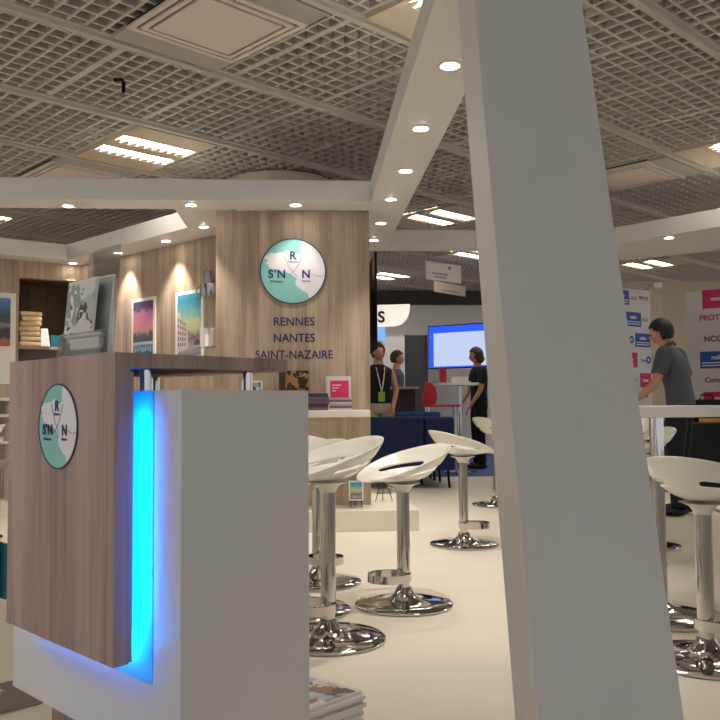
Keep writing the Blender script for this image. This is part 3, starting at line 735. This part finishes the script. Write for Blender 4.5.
def stool(px, py, head, h, label, at=None, turn=18):
    p = at or atz(px, py, 0)
    t = thing('bar_stool', label, 'bar stool', (p[0], p[1], .0005), R(head), 'white shell bar stools')
    MB().lathe([(0, .004), (.225, .0), (.232, .004), (.232, .010), (.224, .016), (.16, .020), (.098, .025), (.068, .036), (.048, .055), (.038, .075), (.034, .085), (0, .085)], 56).build('base', 'chrome', t, smooth=True, angle=.9)
    MB().lathe([(0, .0855), (.027, .0855), (.027, .11), (.031, .1105), (.031, h), (0, h)], 32).build('pole', 'chrome', t, smooth=True)
    # footrest: a flat band bent to a loop, meeting the pole
    m = MB(); zf = .115; ring = []
    for i in range(48):
        a = 2 * math.pi * i / 48; c_, s_ = math.cos(a), math.sin(a)
        x0_, y0_, x1_, y1_ = .069 + .104 * c_, .092 * s_, .069 + .100 * c_, .088 * s_
        ring.append([m.bm.verts.new((x0_, y0_, zf)), m.bm.verts.new((x0_, y0_, zf + .037)), m.bm.verts.new((x1_, y1_, zf + .037)), m.bm.verts.new((x1_, y1_, zf))])
    for i in range(48):
        a, b = ring[i], ring[(i + 1) % 48]
        for k in range(4): m._face([a[k], a[(k + 1) % 4], b[(k + 1) % 4], b[k]])
    m.build('footrest', 'chrome', t, smooth=True)
    MB().lathe([(0, h + .0005), (.033, h + .0005), (.036, h + .012), (.05, h + .03), (.085, h + .043), (.0, h + .043)], 32).build('seat_mount', 'mount', t, smooth=True)
    MB().tube([(.02, -.03, h + .02), (.03, -.10, h + .012), (.03, -.16, h + .015), (.03, -.175, h + .004)], .005).build('lever', 'chrome', t, smooth=True)
    o = bpy.data.objects.new('seat', SEAT); COL.objects.link(o); o.parent = t; o.location = (0, 0, h + .049); o.rotation_euler = (0, 0, R(turn))
    sd = o.modifiers.new('thick', 'SOLIDIFY'); sd.thickness = .011; sd.offset = 1
    sb = o.modifiers.new('smooth', 'SUBSURF'); sb.levels = 1; sb.render_levels = 2
    return t
stool(328.5, 640, 188, .592, 'white bar stool nearest the counter, partly hidden by its white side')
stool(404, 605, 187, .53, 'white bar stool standing alone at the centre, facing left')
stool(464, 545, -8, .55, 'white bar stool left of the big post, facing right before the sofa', turn=26)
stool(497, 505, 25, .60, 'far white bar stool half hidden by the left edge of the big post', turn=10)
stool(707, 661, 12, .535, 'large white bar stool at the right photo edge by the bar table', turn=28)
stool(301, 611, 200, .56, 'white bar stool almost hidden behind the counter, only its foot showing')
stool(318, 583, -55, .56, 'white bar stool behind the nearest one, turned toward the viewer', turn=0)
stool(644, 546, 185, .56, 'white bar stool behind the pole of the bar table')
stool(0, 0, 188, .64, 'white bar stool showing only a sliver beside the big post under the table', (1.88, 4.95))
stool(0, 0, 185, .60, 'upper of two white bar stools cut by the left photo edge', (-2.42, 6.3))
stool(0, 0, 185, .55, 'lower of two white bar stools cut by the left photo edge', (-1.98, 5.0))

# bar table at the right
p = atz(661, 617, 0)
t = thing('bar_table', 'tall white bar table with chrome pole at right', 'table', (p.x, p.y, .0005))
MB().lathe([(0, .004), (.255, 0), (.262, .005), (.262, .016), (.25, .024), (.12, .036), (.06, .046), (.04, .06), (0, .06)], 56).build('base', 'chrome', t, smooth=True, angle=.9)
MB().cyl((0, 0), .031, .0605, .882).build('pole', 'chrome', t, smooth=True)
MB().box(-.14, .14, -.14, .14, .8825, .8865).build('top_plate', 'steel', t)
MB().box(-.38, .38, -.36, .36, .887, .933).build('tabletop', 'board', t, bevel=.006)

# ------------------------------------------------------------------ background: seating, desk, screens
def cushion(x0, x1, y0, y1, z0, z1, name, m, par): return MB().box(x0, x1, y0, y1, z0, z1).build(name, m, par, bevel=.035, seg=4)
sx0, sx1 = aty(364, 440, 9.5).x, aty(455, 440, 9.5).x; xm = aty(424.5, 440, 9.5).x
t = thing('sofa', 'dark navy sofa seen from behind beside the oak wall', 'sofa', ((sx0 + sx1) / 2, 9.5, 0))
o = -(sx0 + sx1) / 2
cushion(sx0 + o, xm + o - .003, 0, .2, .2, .805, 'backrest', 'navy', t); cushion(xm + o + .003, sx1 + o, 0, .2, .2, .80, 'backrest', 'navy', t)
cushion(sx0 + o, sx1 + o - .15, .203, .8, .2, .43, 'seat_cushion', 'navy', t); cushion(sx1 + o - .147, sx1 + o, .203, .8, .2, .62, 'armrest', 'navy', t)
for x, y in ((sx1 + o - .06, .05), (sx1 + o - .06, .72), (sx0 + o + .06, .05), (xm + o + .02, .4)): MB().tube([(x, y, 0), (x - .015, y + .01, .215)], .014).build('leg', 'black', t)
sx0, sx1 = aty(396, 414, 10.4).x, aty(441, 414, 10.4).x
t = thing('armchair', 'brighter blue armchair behind the navy sofa', 'armchair', ((sx0 + sx1) / 2, 10.4, 0)); w = (sx1 - sx0) / 2
cushion(-w, w, 0, .2, .2, .85, 'backrest', 'navy2', t); cushion(-w, w, .203, .45, .15, .42, 'seat_cushion', 'navy2', t)
for x in (-w + .08, w - .08):
    for y in (.08, .4): MB().tube([(x, y, 0), (x, y, .2)], .015).build('leg', 'black', t)

# hall walls
struct(MB().box(-1, 6.2, 16.0, 16.2, 0, 2.83).build('wall_back', 'wallgrey'), 'pale grey exhibition wall behind the big screen')
struct(MB().box(-6, 9, 16.25, 16.4, 0, 3.5).build('wall_bulkhead', 'bulk'), 'dark bulkhead above the far wall')
struct(MB().box(aty(383, 380, 15.0).x, aty(405, 380, 15.0).x, 15.0, 15.1, 0, 2.15).build('wall_partition', 'wallgrey'), 'grey partition behind the standing man')
tag(MB().box(aty(405, 380, 15.2).x, aty(428, 380, 15.2).x, 15.2, 15.3, 0, aty(410, 335, 15.2).z).build('dark_cabinet', 'glassdark'), 'tall dark glass cabinet left of the big screen', 'cabinet')

# big screen
c = aty(461, 346, 14.6)
t = thing('big_screen', 'large wall screen showing a white and blue window', 'screen', c, R(-38))
MB().box(-.66, .66, 0, .05, -.385, .385).build('bezel', 'black', t, bevel=.005)
MB().box(-.64, .64, -.004, -.0005, -.365, .365).build('blue_window', 'screen', t)
MB().box(-.54, .62, -.0075, -.0045, -.345, .245).build('white_page', 'screenw', t)
for k_ in range(5): MB().box(-.615, -.575, -.0075, -.0045, .16 - .1 * k_, .2 - .1 * k_).build('icon', 'skyprint', t)
MB().box(.45, .5, -.0075, -.0045, .29, .34).build('icon', 'screenw', t)
MB().tube([(0, .05, 0), (.25, .4, 0), (-.55, 1.25, 0)], .03).build('wall_arm', 'darkgrey', t)

# curved lit sign with a dark S
y = 13.0; X = lambda px: aty(px, 315, y).x; Z = lambda py: aty(390, py, y).z
pts = [(X(345), Z(326)), (X(395), Z(326)), (X(402), Z(324)), (X(407), Z(319)), (X(409.5), Z(312)), (X(410), Z(304)), (X(345), Z(306))]
o = tag(MB().prism(pts, -y - .12, -y, Matrix(((1, 0, 0, 0), (0, 0, -1, 0), (0, 1, 0, 0), (0, 0, 0, 1)))).build('lit_sign', 'signlit'), 'white glowing sign with rounded end and a dark S behind the edge-on screen', 'sign')
text('letter', 'S', .24, 'blacktext', o, (X(381.3), y - .003, Z(317.5)), bold=.008)
MB().box(X(360), X(385), y + .02, y + .1, Z(340), Z(326.5)).build('blue_panel', 'bluelit', o)
MB().tube([(X(352), y + .06, Z(304)), (X(352), y + .06, CZ)], .012).build('hanger', 'steel', o); 

# hanging aisle signs
def hang_sign(x0, x1, yt0, yt1, yb0, yb1, Y0, Y1, label, m):
    a, b = aty(x0, yt0, Y0), aty(x1, yt1, Y1); hgt = ((a.z - aty(x0, yb0, Y0).z) + (b.z - aty(x1, yb1, Y1).z)) / 2
    w = (Vector((a.x, a.y, 0)) - Vector((b.x, b.y, 0))).length; rz = math.atan2(b.y - a.y, b.x - a.x)
    t = thing('hanging_sign', label, 'sign', ((a.x + b.x) / 2, (a.y + b.y) / 2, (a.z + b.z) / 2 - hgt), rz, 'signs hanging from the ceiling')
    MB().box(-w / 2, w / 2, 0, .02, 0, hgt).build('board', m, t)
    for x in (-w * .4, w * .4): MB().tube([(x, .01, hgt), (x, .01, CZ - t.location.z)], .004, 6).build('wire', 'steel', t)
    return t, w, hgt
t, w, h = hang_sign(426, 461, 261, 265.5, 279.3, 283, 8.8, 9.1, 'nearer white hanging sign with two grey text lines', 'board')
for q in (0, 1):
    for k_ in range(9 - q * 2): MB().box(-w * .33 + k_ * .026 + q * .03, -w * .33 + k_ * .026 + q * .03 + .018, -.003, -.0005, h * (.32 - q * .18), h * (.32 - q * .18) + .02).build('text_mark', 'greyline', t)
for k_ in range(2): MB().box(w * .13 + k_ * .022, w * .13 + k_ * .022 + .012, -.003, -.0005, h * .68, h * .68 + .035).build('dark_mark', 'blacktext', t)
t, w, h = hang_sign(435, 465.5, 281, 286.5, 292.3, 295.8, 10.6, 11.1, 'farther pinkish hanging sign below the white one', mat('pinkish_board', (205, 186, 178), .6))
MB().box(-w * .28, w * .28, -.003, -.0005, h * .18, h * .18 + .02).build('text_mark', 'greyline', t)

# desks and small things by the screen
y = 12.0; g = lambda px, py, yy: aty(px, py, yy)
t = thing('standing_desk', 'dark brown standing desk with grey top before the grey-shirted man', 'desk', (g(395, 389, y).x, y, 0))
w = (g(415, 389, y).x - g(372, 389, y).x) / 2; zt = g(395, 387, y).z
MB().box(-w, w, -.3, .3, zt - .035, zt).build('desktop', 'filler', t); MB().box(-w * .85, w * .85, -.2, .25, 0, zt - .0355).build('desk_body', 'brown', t)
y = 11.6; t = thing('white_standing_table', 'white standing table below the big screen', 'table', (g(456, 384, y).x, y, 0))
w = (g(476, 384, y).x - g(437, 384, y).x) / 2; zt = g(456, 383, y).z
MB().box(-w, w, -.25, .25, zt - .035, zt).build('tabletop', 'board', t); MB().cyl((.05, 0), .035, .02, zt - .036).build('pole', 'chrome', t, smooth=True); MB().cyl((.05, 0), .22, 0, .0195).build('base', 'chrome', t, smooth=True)
tx_, ty_ = g(456, 384, y).x, y
tag(MB().box(g(440, 375, y).x, g(445.8, 375, y).x, y - .05, y + .06, zt + .0005, g(442, 368, y).z).build('red_box', 'red', bevel=.004), 'upright red box on the white standing table', 'box')
lp = thing('white_laptop', 'white laptop on the white standing table', 'laptop', (g(461, 380, y).x, y, zt + .0006))
MB().box(-.12, .12, -.09, .09, 0, .018).build('keyboard_base', 'paper', lp); MB().box(-.12, .12, .075, .09, .0185, .085).build('lid', 'paper', lp)
# red bar chair
y = 11.15; c = g(440, 404, y)
t = thing('red_bar_chair', 'red shell bar chair on chrome legs below the big screen', 'chair', (c.x, y, 0), 0)
zs = g(440, 406, y).z
w0 = g(424, 400, y).x - c.x; w1 = g(437.5, 400, y).x - c.x; zt = g(430, 382, y).z
m = MB()
pr = [(w0, zs + .01), (w1, zs + .01), (w1 + .02, zs + .12), (w1 + .005, zs + .24), (w1 - .06, zt), (w0 + .05, zt), (w0, zs + .2)]
m.prism(pr, -.02, .02, Matrix(((1, 0, 0, 0), (0, 0, 1, .16), (0, 1, 0, 0), (0, 0, 0, 1)))); m.build('backrest', 'red', t, bevel=.015, seg=3)
MB().box(w0, g(458, 404, y).x - c.x, -.2, .139, zs - .01, zs + .022).build('seat', 'red', t, bevel=.012)
wr = g(458, 404, y).x - c.x
for x in (w0 + .04, wr - .05):
    for yy in (-.15, .1): MB().tube([(x, yy, zs - .011), (x + (.04 if x > 0 else -.04), yy * 1.3, .0)], .011).build('leg', 'chrome', t, smooth=True)

# ------------------------------------------------------------------ sponsor wall at right
y = 9.9
sp0 = aty(600, 285, 9.6); sp1 = aty(651, 291, 10.2)
def logowall(x0, Y0, x1, Y1, ztop, name, mname, label):
    a, b = Vector((aty(x0, 340, Y0).x, Y0, 0)), Vector((aty(x1, 340, Y1).x, Y1, 0)); rz = math.atan2(b.y - a.y, b.x - a.x); L = (b - a).length
    o = MB().box(0, L, 0, .06, 0, ztop).build(name, mname); o.location = a; o.rotation_euler = (0, 0, rz); struct(o, label)
    n = Vector((math.sin(rz), -math.cos(rz), 0)); inv = (Matrix.Translation(a) @ Matrix.Rotation(rz, 4, 'Z')).inverted()
    return o, (lambda px, py: inv @ atplane(px, py, a, n))
def lpanel(o, q, x0, y0, x1, y1, m, s=None, tm='lilac', size=.6, lines=0):
    a, b = q(x0, y0), q(x1, y1)
    e = MB().box(min(a.x, b.x), max(a.x, b.x), -.004, -.0005, min(a.z, b.z), max(a.z, b.z)).build('printed_logo', m, o)
    hh = abs(a.z - b.z)
    if s: text('logo_text', s, hh * size, tm, e, ((a.x + b.x) / 2, -.006, (a.z + b.z) / 2 + (hh * .14 if lines else 0)), bold=.002, sx=.9)
    for k in range(lines): MB().box(min(a.x, b.x) + .02, max(a.x, b.x) - .02, -.006, -.0042, min(a.z, b.z) + hh * (.14 + .16 * k), min(a.z, b.z) + hh * (.2 + .16 * k)).build('text_line', tm, e)
def ltext(o, q, px, py, s, size, m): a = q(px, py); text('printed_text', s, size, m, o, (a.x, -.002, a.z), bold=.002)
o, q = logowall(590, 9.5, 651, 10.1, aty(651, 291, 10.1).z, 'wall_sponsor', 'wallwhite', 'white wall with blue and pink logos left of the stooping man')
lpanel(o, q, 614, 289, 629, 305, 'blueprint', 'radio', size=.3, lines=2); lpanel(o, q, 625, 311.5, 641, 327, 'blueprint', 'radio.i', size=.32, lines=2); lpanel(o, q, 635, 333, 650.3, 347.5, 'blueprint', 'radio.i', size=.32, lines=2)
lpanel(o, q, 622, 352, 637.5, 367.5, 'pink', 'omny', size=.3); lpanel(o, q, 640, 373, 651, 387.5, 'pink', 'omny', size=.3)
ltext(o, q, 633.5, 298.5, 'NCG', .055, 'greyline'); ltext(o, q, 643.5, 298.5, 'PROTO', .055, 'redprint'); ltext(o, q, 645, 320, 'NCG', .055, 'greyline')
for px, py, r_ in ((631.5, 339.5, .045), (648.5, 360, .045)):
    a = q(px, py); m = MB().lathe([(r_ * .5, 0), (r_, 0), (r_, .003), (r_ * .5, .003), (r_ * .5, 0)], 24, mtx=Matrix.Translation((a.x, -.0005, a.z)) @ Matrix.Rotation(math.pi / 2, 4, 'X')); m.build('printed_ring', 'blueprint', o)
ltext(o, q, 643.5, 360.5, 'Com', .05, 'skyprint'); ltext(o, q, 634, 380.5, 'PRO', .05, 'redprint'); ltext(o, q, 644, 396, 'Comm', .05, 'blacktext')
o, q = logowall(651.2, 10.15, 664, 11.0, aty(658, 292, 10.5).z, 'wall_corner', 'wallbeige', 'plain corner wall behind the stooping man')
o, q = logowall(663, 11.0, 688, 11.0, aty(675, 292, 11.0).z, 'wall_recess', 'wallbeige', 'plain pale wall right of the stooping man')
o, q = logowall(687, 10.6, 760, 10.0, aty(700, 290.5, 10.4).z, 'wall_panel', 'wallwhite', 'white wall with pink, red and blue logos at the right photo edge')
lpanel(o, q, 702, 290.5, 736, 306.5, 'pink', 'omnya', size=.34); lpanel(o, q, 700, 352, 738, 367.5, 'blueprint', 'radio.i', size=.36, lines=2); lpanel(o, q, 703.5, 392, 736, 404, 'pink', 'omnya', size=.34)
ltext(o, q, 716, 317.5, 'PROTON', .10, 'redprint'); ltext(o, q, 713, 339, 'NCG', .10, 'blacktext'); ltext(o, q, 717, 380, 'Commu', .09, 'blacktext')
a = q(686, 390)
struct(MB().box(aty(590, 300, 12).x, aty(800, 300, 12).x, 12.3, 12.4, 0, 2.75).build('wall_far', 'wallbeige'), 'beige wall strip above the logo walls')
c = aty(657, 285.5, 9.9)
t = thing('arm_spotlight', 'small white arm spotlight on top of the logo wall', 'spotlight', c)
MB().tube([(-.09, .2, -.06), (-.05, .1, .02), (0, 0, .0)], .008).build('arm', 'steel', t); MB().box(-.03, .05, -.04, .03, -.03, .03).build('lamp_head', 'board', t, bevel=.008)
# table with dark cloth and bag behind the bar table
x0, x1 = aty(673, 430, 8.6).x, aty(770, 430, 8.6).x
t = thing('draped_table', 'black-draped table at right behind the bar table', 'table', (x0, 8.6, 0))
MB().box(0, x1 - x0, 0, .7, 0, .72).build('black_cloth', 'tee', t, bevel=.01); MB().box(-.0, x1 - x0, -.01, .7, .7205, .735).build('tabletop', 'darkgrey', t)
tag(MB().box(aty(704, 423, 8.58).x, aty(735, 423, 8.58).x, 8.61, 8.7, .7355, .775).build('yellow_case', 'yellow', bevel=.006), 'flat yellow case on the black-draped table', 'case')
bg = thing('black_bag', 'black bag on the draped table under the pink logo', 'bag', (aty(709, 402, 8.9).x, 8.95, .7355))
MB().box(-.17, .2, -.1, .12, 0, .24).build('bag_body', 'tee', bg, bevel=.05, seg=4); MB().tube([(-.08, 0, .235), (-.06, 0, .29), (.06, 0, .29), (.08, 0, .235)], .01).build('handle', 'tee', bg, smooth=True)

# ------------------------------------------------------------------ people (local: facing +x, left is +y)
def skin(verts, edges, root=0, sub=2):
    """verts: name -> (x, y, z, radius x, radius y); returns an evaluated mesh grown along the edges"""
    names = list(verts); me = bpy.data.meshes.new('tmp')
    me.from_pydata([verts[n][:3] for n in names], [(names.index(a), names.index(b)) for a, b in edges], [])
    o = bpy.data.objects.new('tmp', me); COL.objects.link(o)
    o.modifiers.new('skin', 'SKIN'); sb = o.modifiers.new('sub', 'SUBSURF'); sb.levels = sub
    for i, n in enumerate(names):
        sv = me.skin_vertices[0].data[i]; v = verts[n]; sv.radius = (v[3], v[4] if len(v) > 4 else v[3]); sv.use_root = (i == root)
    dg = bpy.context.evaluated_depsgraph_get(); ev = bpy.data.meshes.new_from_object(o.evaluated_get(dg), depsgraph=dg)
    bpy.data.objects.remove(o); return ev

def person(label, loc, rz, J, shirt, pants, hair, hairstyle='short', sleeve='short', scale=1., extras=()):
    t = thing('person', label, 'person', loc, rz); t.scale = (scale,) * 3
    V = dict(pelvis=(*J['pelvis'], .10, .08), waist=(*J['waist'], .095, .08), chest=(*J['chest'], .10, .08), neck=(*J['neck'], .055, .055), skull=(*J['skull'], .062, .06))
    E = [('pelvis', 'waist'), ('waist', 'chest'), ('chest', 'neck'), ('neck', 'skull')]
    for s in 'lr':
        V['sh' + s] = (*J['sh' + s], .052); V['el' + s] = (*J['el' + s], .042); V['wr' + s] = (*J['wr' + s], .027)
        V['hip' + s] = (*J['hip' + s], .07); V['kn' + s] = (*J['kn' + s], .048); V['an' + s] = (*J['an' + s], .036)
        d = (Vector(J['wr' + s]) - Vector(J['el' + s])).normalized(); side = Vector((0, 0, 1)).cross(d)
        side = side.normalized() if side.length > .05 else Vector((0, 1, 0)); w = Vector(J['wr' + s]); nrm = d.cross(side)
        pm = w + d * .075; V['palm' + s] = (*pm, .032, .018)
        E += [('chest', 'sh' + s), ('sh' + s, 'el' + s), ('el' + s, 'wr' + s), ('wr' + s, 'palm' + s), ('pelvis', 'hip' + s), ('hip' + s, 'kn' + s), ('kn' + s, 'an' + s)]
        for k_, (off, ln_) in enumerate(((-.03, .075), (-.01, .088), (.01, .082), (.028, .065))):
            a_ = pm + side * off + d * .02; b_ = a_ + d * ln_ * .5 - nrm * .006; c_ = b_ + d * ln_ * .42 - nrm * .022
            V[f'f{s}{k_}a'] = (*a_, .0095); V[f'f{s}{k_}b'] = (*b_, .0085); V[f'f{s}{k_}c'] = (*c_, .0075)
            E += [('palm' + s, f'f{s}{k_}a'), (f'f{s}{k_}a', f'f{s}{k_}b'), (f'f{s}{k_}b', f'f{s}{k_}c')]
        sg = 1 if s == 'r' else -1
        a_ = w + d * .035 + side * .032 * sg; b_ = a_ + d * .035 + side * .02 * sg - nrm * .01
        V[f't{s}a'] = (*a_, .011); V[f't{s}b'] = (*b_, .0085); E += [('wr' + s, f't{s}a'), (f't{s}a', f't{s}b')]
    body = skin(V, E, 0, 2)
    # head with face, joined into the body mesh
    bm = bmesh.new(); bm.from_mesh(body); hm = Matrix.Translation(J['skull']) @ Matrix.Rotation(J.get('turn', 0), 4, 'Z') @ Matrix.Rotation(J.get('nod', 0), 4, 'Y') @ Matrix.Scale(.93, 4)
    hd = MB(); hd.ball((0, 0, .05), .098, .076, .118, 24, 18)
    for v in hd.bm.verts:
        x, y, z = v.co
        if z < .03: v.co.x = x * (1 - .25 * (0.03 - z) / .1) + .012; v.co.y = y * (1 - .35 * (.03 - z) / .1)
    hd.ball((.098, 0, .035), .02, .014, .024, 12, 8)
    for q in (-1, 1): hd.ball((.0, q * .077, .04), .018, .01, .03, 10, 8)
    hd.ball((.083, 0, -.012), .014, .024, .007, 10, 6)
    for v in hd.bm.verts: v.co = hm @ v.co
    tm = bpy.data.meshes.new('h'); hd.bm.to_mesh(tm); hd.bm.free(); bm.from_mesh(tm); bm.to_mesh(body); bm.free()
    body.materials.clear(); body.materials.append(M['skin']); link('body', body, t, True, angle=2)
    ey = MB()
    for q in (-1, 1): ey.ball((.086, q * .03, .055), .01, .013, .009, 10, 8, hm)
    ey.build('eyes', 'black', t, True)
    def loft(m, rings, n=24):
        # rings: (centre, half depth x, half width y, tilt axis vector)
        prev = None
        for c_, rx, ry in rings:
            q = [m.bm.verts.new((c_[0] + rx * math.cos(2 * math.pi * i / n), c_[1] + ry * math.sin(2 * math.pi * i / n), c_[2])) for i in range(n)]
            if prev:
                for i in range(n): m._face([prev[i], prev[(i + 1) % n], q[(i + 1) % n], q[i]])
            prev = q
    def limb(m, pts, rad, n=16):
        pts = [Vector(p) for p in pts]; prev = None; P2 = []; R2 = []
        for i in range(len(pts) - 1):
            for k in range(6): P2.append(pts[i].lerp(pts[i + 1], k / 6)); R2.append(rad[i] + (rad[i + 1] - rad[i]) * k / 6)
        P2.append(pts[-1]); R2.append(rad[-1])
        for it in range(2): P2 = [P2[0]] + [(P2[i - 1] + P2[i] * 2 + P2[i + 1]) / 4 for i in range(1, len(P2) - 1)] + [P2[-1]]
        for i, p_ in enumerate(P2):
            d_ = (P2[min(i + 1, len(P2) - 1)] - P2[max(i - 1, 0)]).normalized(); a_ = Vector((1, 0, 0)) - d_ * d_.x; a_.normalize(); b_ = d_.cross(a_)
            q = [m.bm.verts.new(p_ + R2[i] * (math.cos(2 * math.pi * k / n) * a_ + math.sin(2 * math.pi * k / n) * b_)) for k in range(n)]
            if prev:
                for k in range(n): m._face([prev[k], prev[(k + 1) % n], q[(k + 1) % n], q[k]])
            else: m._face(q[::-1])
            prev = q
        m._face(prev)
    pv, wa, ch, nk = (Vector(J[k]) for k in ('pelvis', 'waist', 'chest', 'neck'))
    hem = pv + Vector((0, 0, -.03 if shirt != 'tee' else .02)); sho = ch.lerp(nk, .48); top = ch.lerp(nk, .74); col = ch.lerp(nk, .92)
    m = MB(); loft(m, [(hem, .122, .178), (pv.lerp(wa, .5), .118, .172), (wa, .114, .165), (wa.lerp(ch, .5), .122, .176), (ch, .128, .192), (ch.lerp(nk, .25), .122, .202), (sho, .105, .190), (top, .082, .125), (col, .064, .072)])
    for s in 'lr':
        S0, E0, W0_ = Vector(J['sh' + s]), Vector(J['el' + s]), Vector(J['wr' + s])
        if sleeve == 'long': limb(m, [S0.lerp(ch, .25), S0, E0, E0.lerp(W0_, .94)], [.07, .074, .056, .042])
        elif sleeve == 'short': limb(m, [S0.lerp(ch, .25), S0, S0.lerp(E0, .72)], [.07, .074, .066])
    m.build('shirt', shirt, t, True, angle=2)
    m = MB(); cr = Vector(J['hipl']).lerp(Vector(J['hipr']), .5) + Vector((0, 0, -.06))
    loft(m, [(pv.lerp(wa, .35), .114, .168), (pv, .12, .176), (pv.lerp(cr, .6), .122, .182), (cr, .11, .17)])
    for s in 'lr':
        limb(m, [J['hip' + s], Vector(J['hip' + s]).lerp(Vector(J['kn' + s]), .3), J['kn' + s], Vector(J['an' + s]) + Vector((0, 0, .0))], [.09, .098, .072, .062])
    m.build('trousers', pants, t, True, angle=2)
    for s in 'lr':
        a_ = J['an' + s]; sh = MB(); sh.ball((a_[0] + .06, a_[1], .045), .145, .048, .045, 20, 12)
        for v in sh.bm.verts: v.co.z = max(.001, v.co.z)
        sh.build('shoe', 'shoe', t, True)
    hr = MB(); hr.ball((-.014, 0, .068), .104, .087, .115, 26, 20)
    kill = []
    for v in hr.bm.verts:
        x, y, z = v.co
        lo = -.02 if hairstyle == 'short' else -.12
        if (x > .045 and z < .105) or z < lo or (x > .0 and z < .055 and hairstyle == 'short'): kill.append(v)
    if hairstyle == 'bob':
        for v in hr.bm.verts:
            if v.co.z < .03 and v.co.x < .045: v.co.x -= .018; v.co.y *= 1.18; v.co.z -= .03
    bmesh.ops.delete(hr.bm, geom=kill, context='VERTS')
    for v in hr.bm.verts: v.co = hm @ (v.co * 1.0)
    h_ = hr.build('hair', hair, t, True, angle=2); sd = h_.modifiers.new('th', 'SOLIDIFY'); sd.thickness = .016; sd.offset = .6
    for fn in extras: fn(t, J, hm)
    return t

def pose(**kw):
    J = dict(pelvis=(0, 0, .96), waist=(0, 0, 1.12), chest=(0, 0, 1.36), neck=(.01, 0, 1.5), skull=(.03, 0, 1.6), shl=(0, .185, 1.42), shr=(0, -.185, 1.42), ell=(-.02, .24, 1.14), elr=(-.02, -.24, 1.14),
             wrl=(.06, .23, .90), wrr=(.06, -.23, .90), hipl=(0, .09, .90), hipr=(0, -.09, .90), knl=(.02, .10, .50), knr=(.02, -.10, .50), anl=(0, .11, .08), anr=(0, -.11, .08))
    J.update(kw); return J

# stooping man in charcoal shirt at right: faces away to the left, leans forward, left arm reaching down
def collar(t, J, hm):
    MB().lathe([(.066, 0), (.074, .0), (.07, .035), (.062, .035), (.066, 0)], 24, mtx=Matrix.Translation(Vector(J['neck']) + Vector((-.015, 0, -.02))) @ Matrix.Rotation(.5, 4, 'Y')).build('collar', 'darkgrey', t, True)
p = aty(679, 400, 7.0)
person('person in charcoal polo shirt stooping with one arm forward behind the bar table', (p.x, 7.0, 0), R(142),
       pose(pelvis=(-.02, 0, .95), waist=(.0, 0, 1.10), chest=(.05, 0, 1.34), neck=(.09, 0, 1.48), skull=(.13, .0, 1.55), nod=.3, turn=.15, shl=(.06, .19, 1.41), shr=(.05, -.19, 1.41), ell=(.12, .27, 1.15), wrl=(.30, .27, 1.0), elr=(-.02, -.27, 1.14), wrr=(.12, -.24, .98)),
       'shirtg', 'trouser', 'hairk', scale=.965, extras=(collar,))
# person in black t-shirt by the screen, in profile facing left
p = aty(479, 400, 12.3)
person('person in black t-shirt with brown bob standing before the big screen', (p.x, 12.3, 0), R(186),
       pose(skull=(.035, 0, 1.6), nod=.15, ell=(.04, .23, 1.15), wrl=(.18, .2, .93), elr=(.06, -.23, 1.16), wrr=(.22, -.17, .95)),
       'tee', 'tee', 'hairb', 'bob', scale=1.0)
p = aty(396, 400, 13.0)
person('person in slate shirt in profile behind the standing desk', (p.x, 13.0, 0), R(-20),
       pose(nod=.05), 'shirtb', 'trouser', 'hairb', sleeve='long', scale=1.0)
def lanyard(t, J, hm):
    MB().tube([(.1, .06, 1.45), (.135, .035, 1.3), (.14, .0, 1.12)], .008, 6).tube([(.1, -.06, 1.45), (.135, -.035, 1.3), (.14, .0, 1.12)], .008, 6).build('lanyard', 'paper', t, True)
    MB().box(.135, .143, -.045, .045, 1.0, 1.13).build('badge', 'lime', t)
p = aty(378, 400, 10.9)
person('person in black vest with lanyard half hidden behind the edge-on screen', (p.x, 10.9, 0), R(-75),
       pose(ell=(.02, .25, 1.15), wrl=(.14, .16, .93)), 'tee', 'beigecloth', 'hairb', sleeve='none', scale=.98, extras=(lanyard,))

# ------------------------------------------------------------------ light
w = bpy.data.worlds.new('world'); S.world = w; w.use_nodes = True
w.node_tree.nodes['Background'].inputs['Color'].default_value = (.97, .98, 1., 1); w.node_tree.nodes['Background'].inputs['Strength'].default_value = .52
S.view_settings.view_transform = 'Standard'; S.view_settings.look = 'None'; S.view_settings.exposure = .62; S.view_settings.gamma = 1.; S.view_settings.use_curve_mapping = False
S.cycles.use_denoising = True
S.cycles.max_bounces = 8; S.cycles.transmission_bounces = 8; S.cycles.transparent_max_bounces = 8
S.cycles.sample_clamp_indirect = 6.
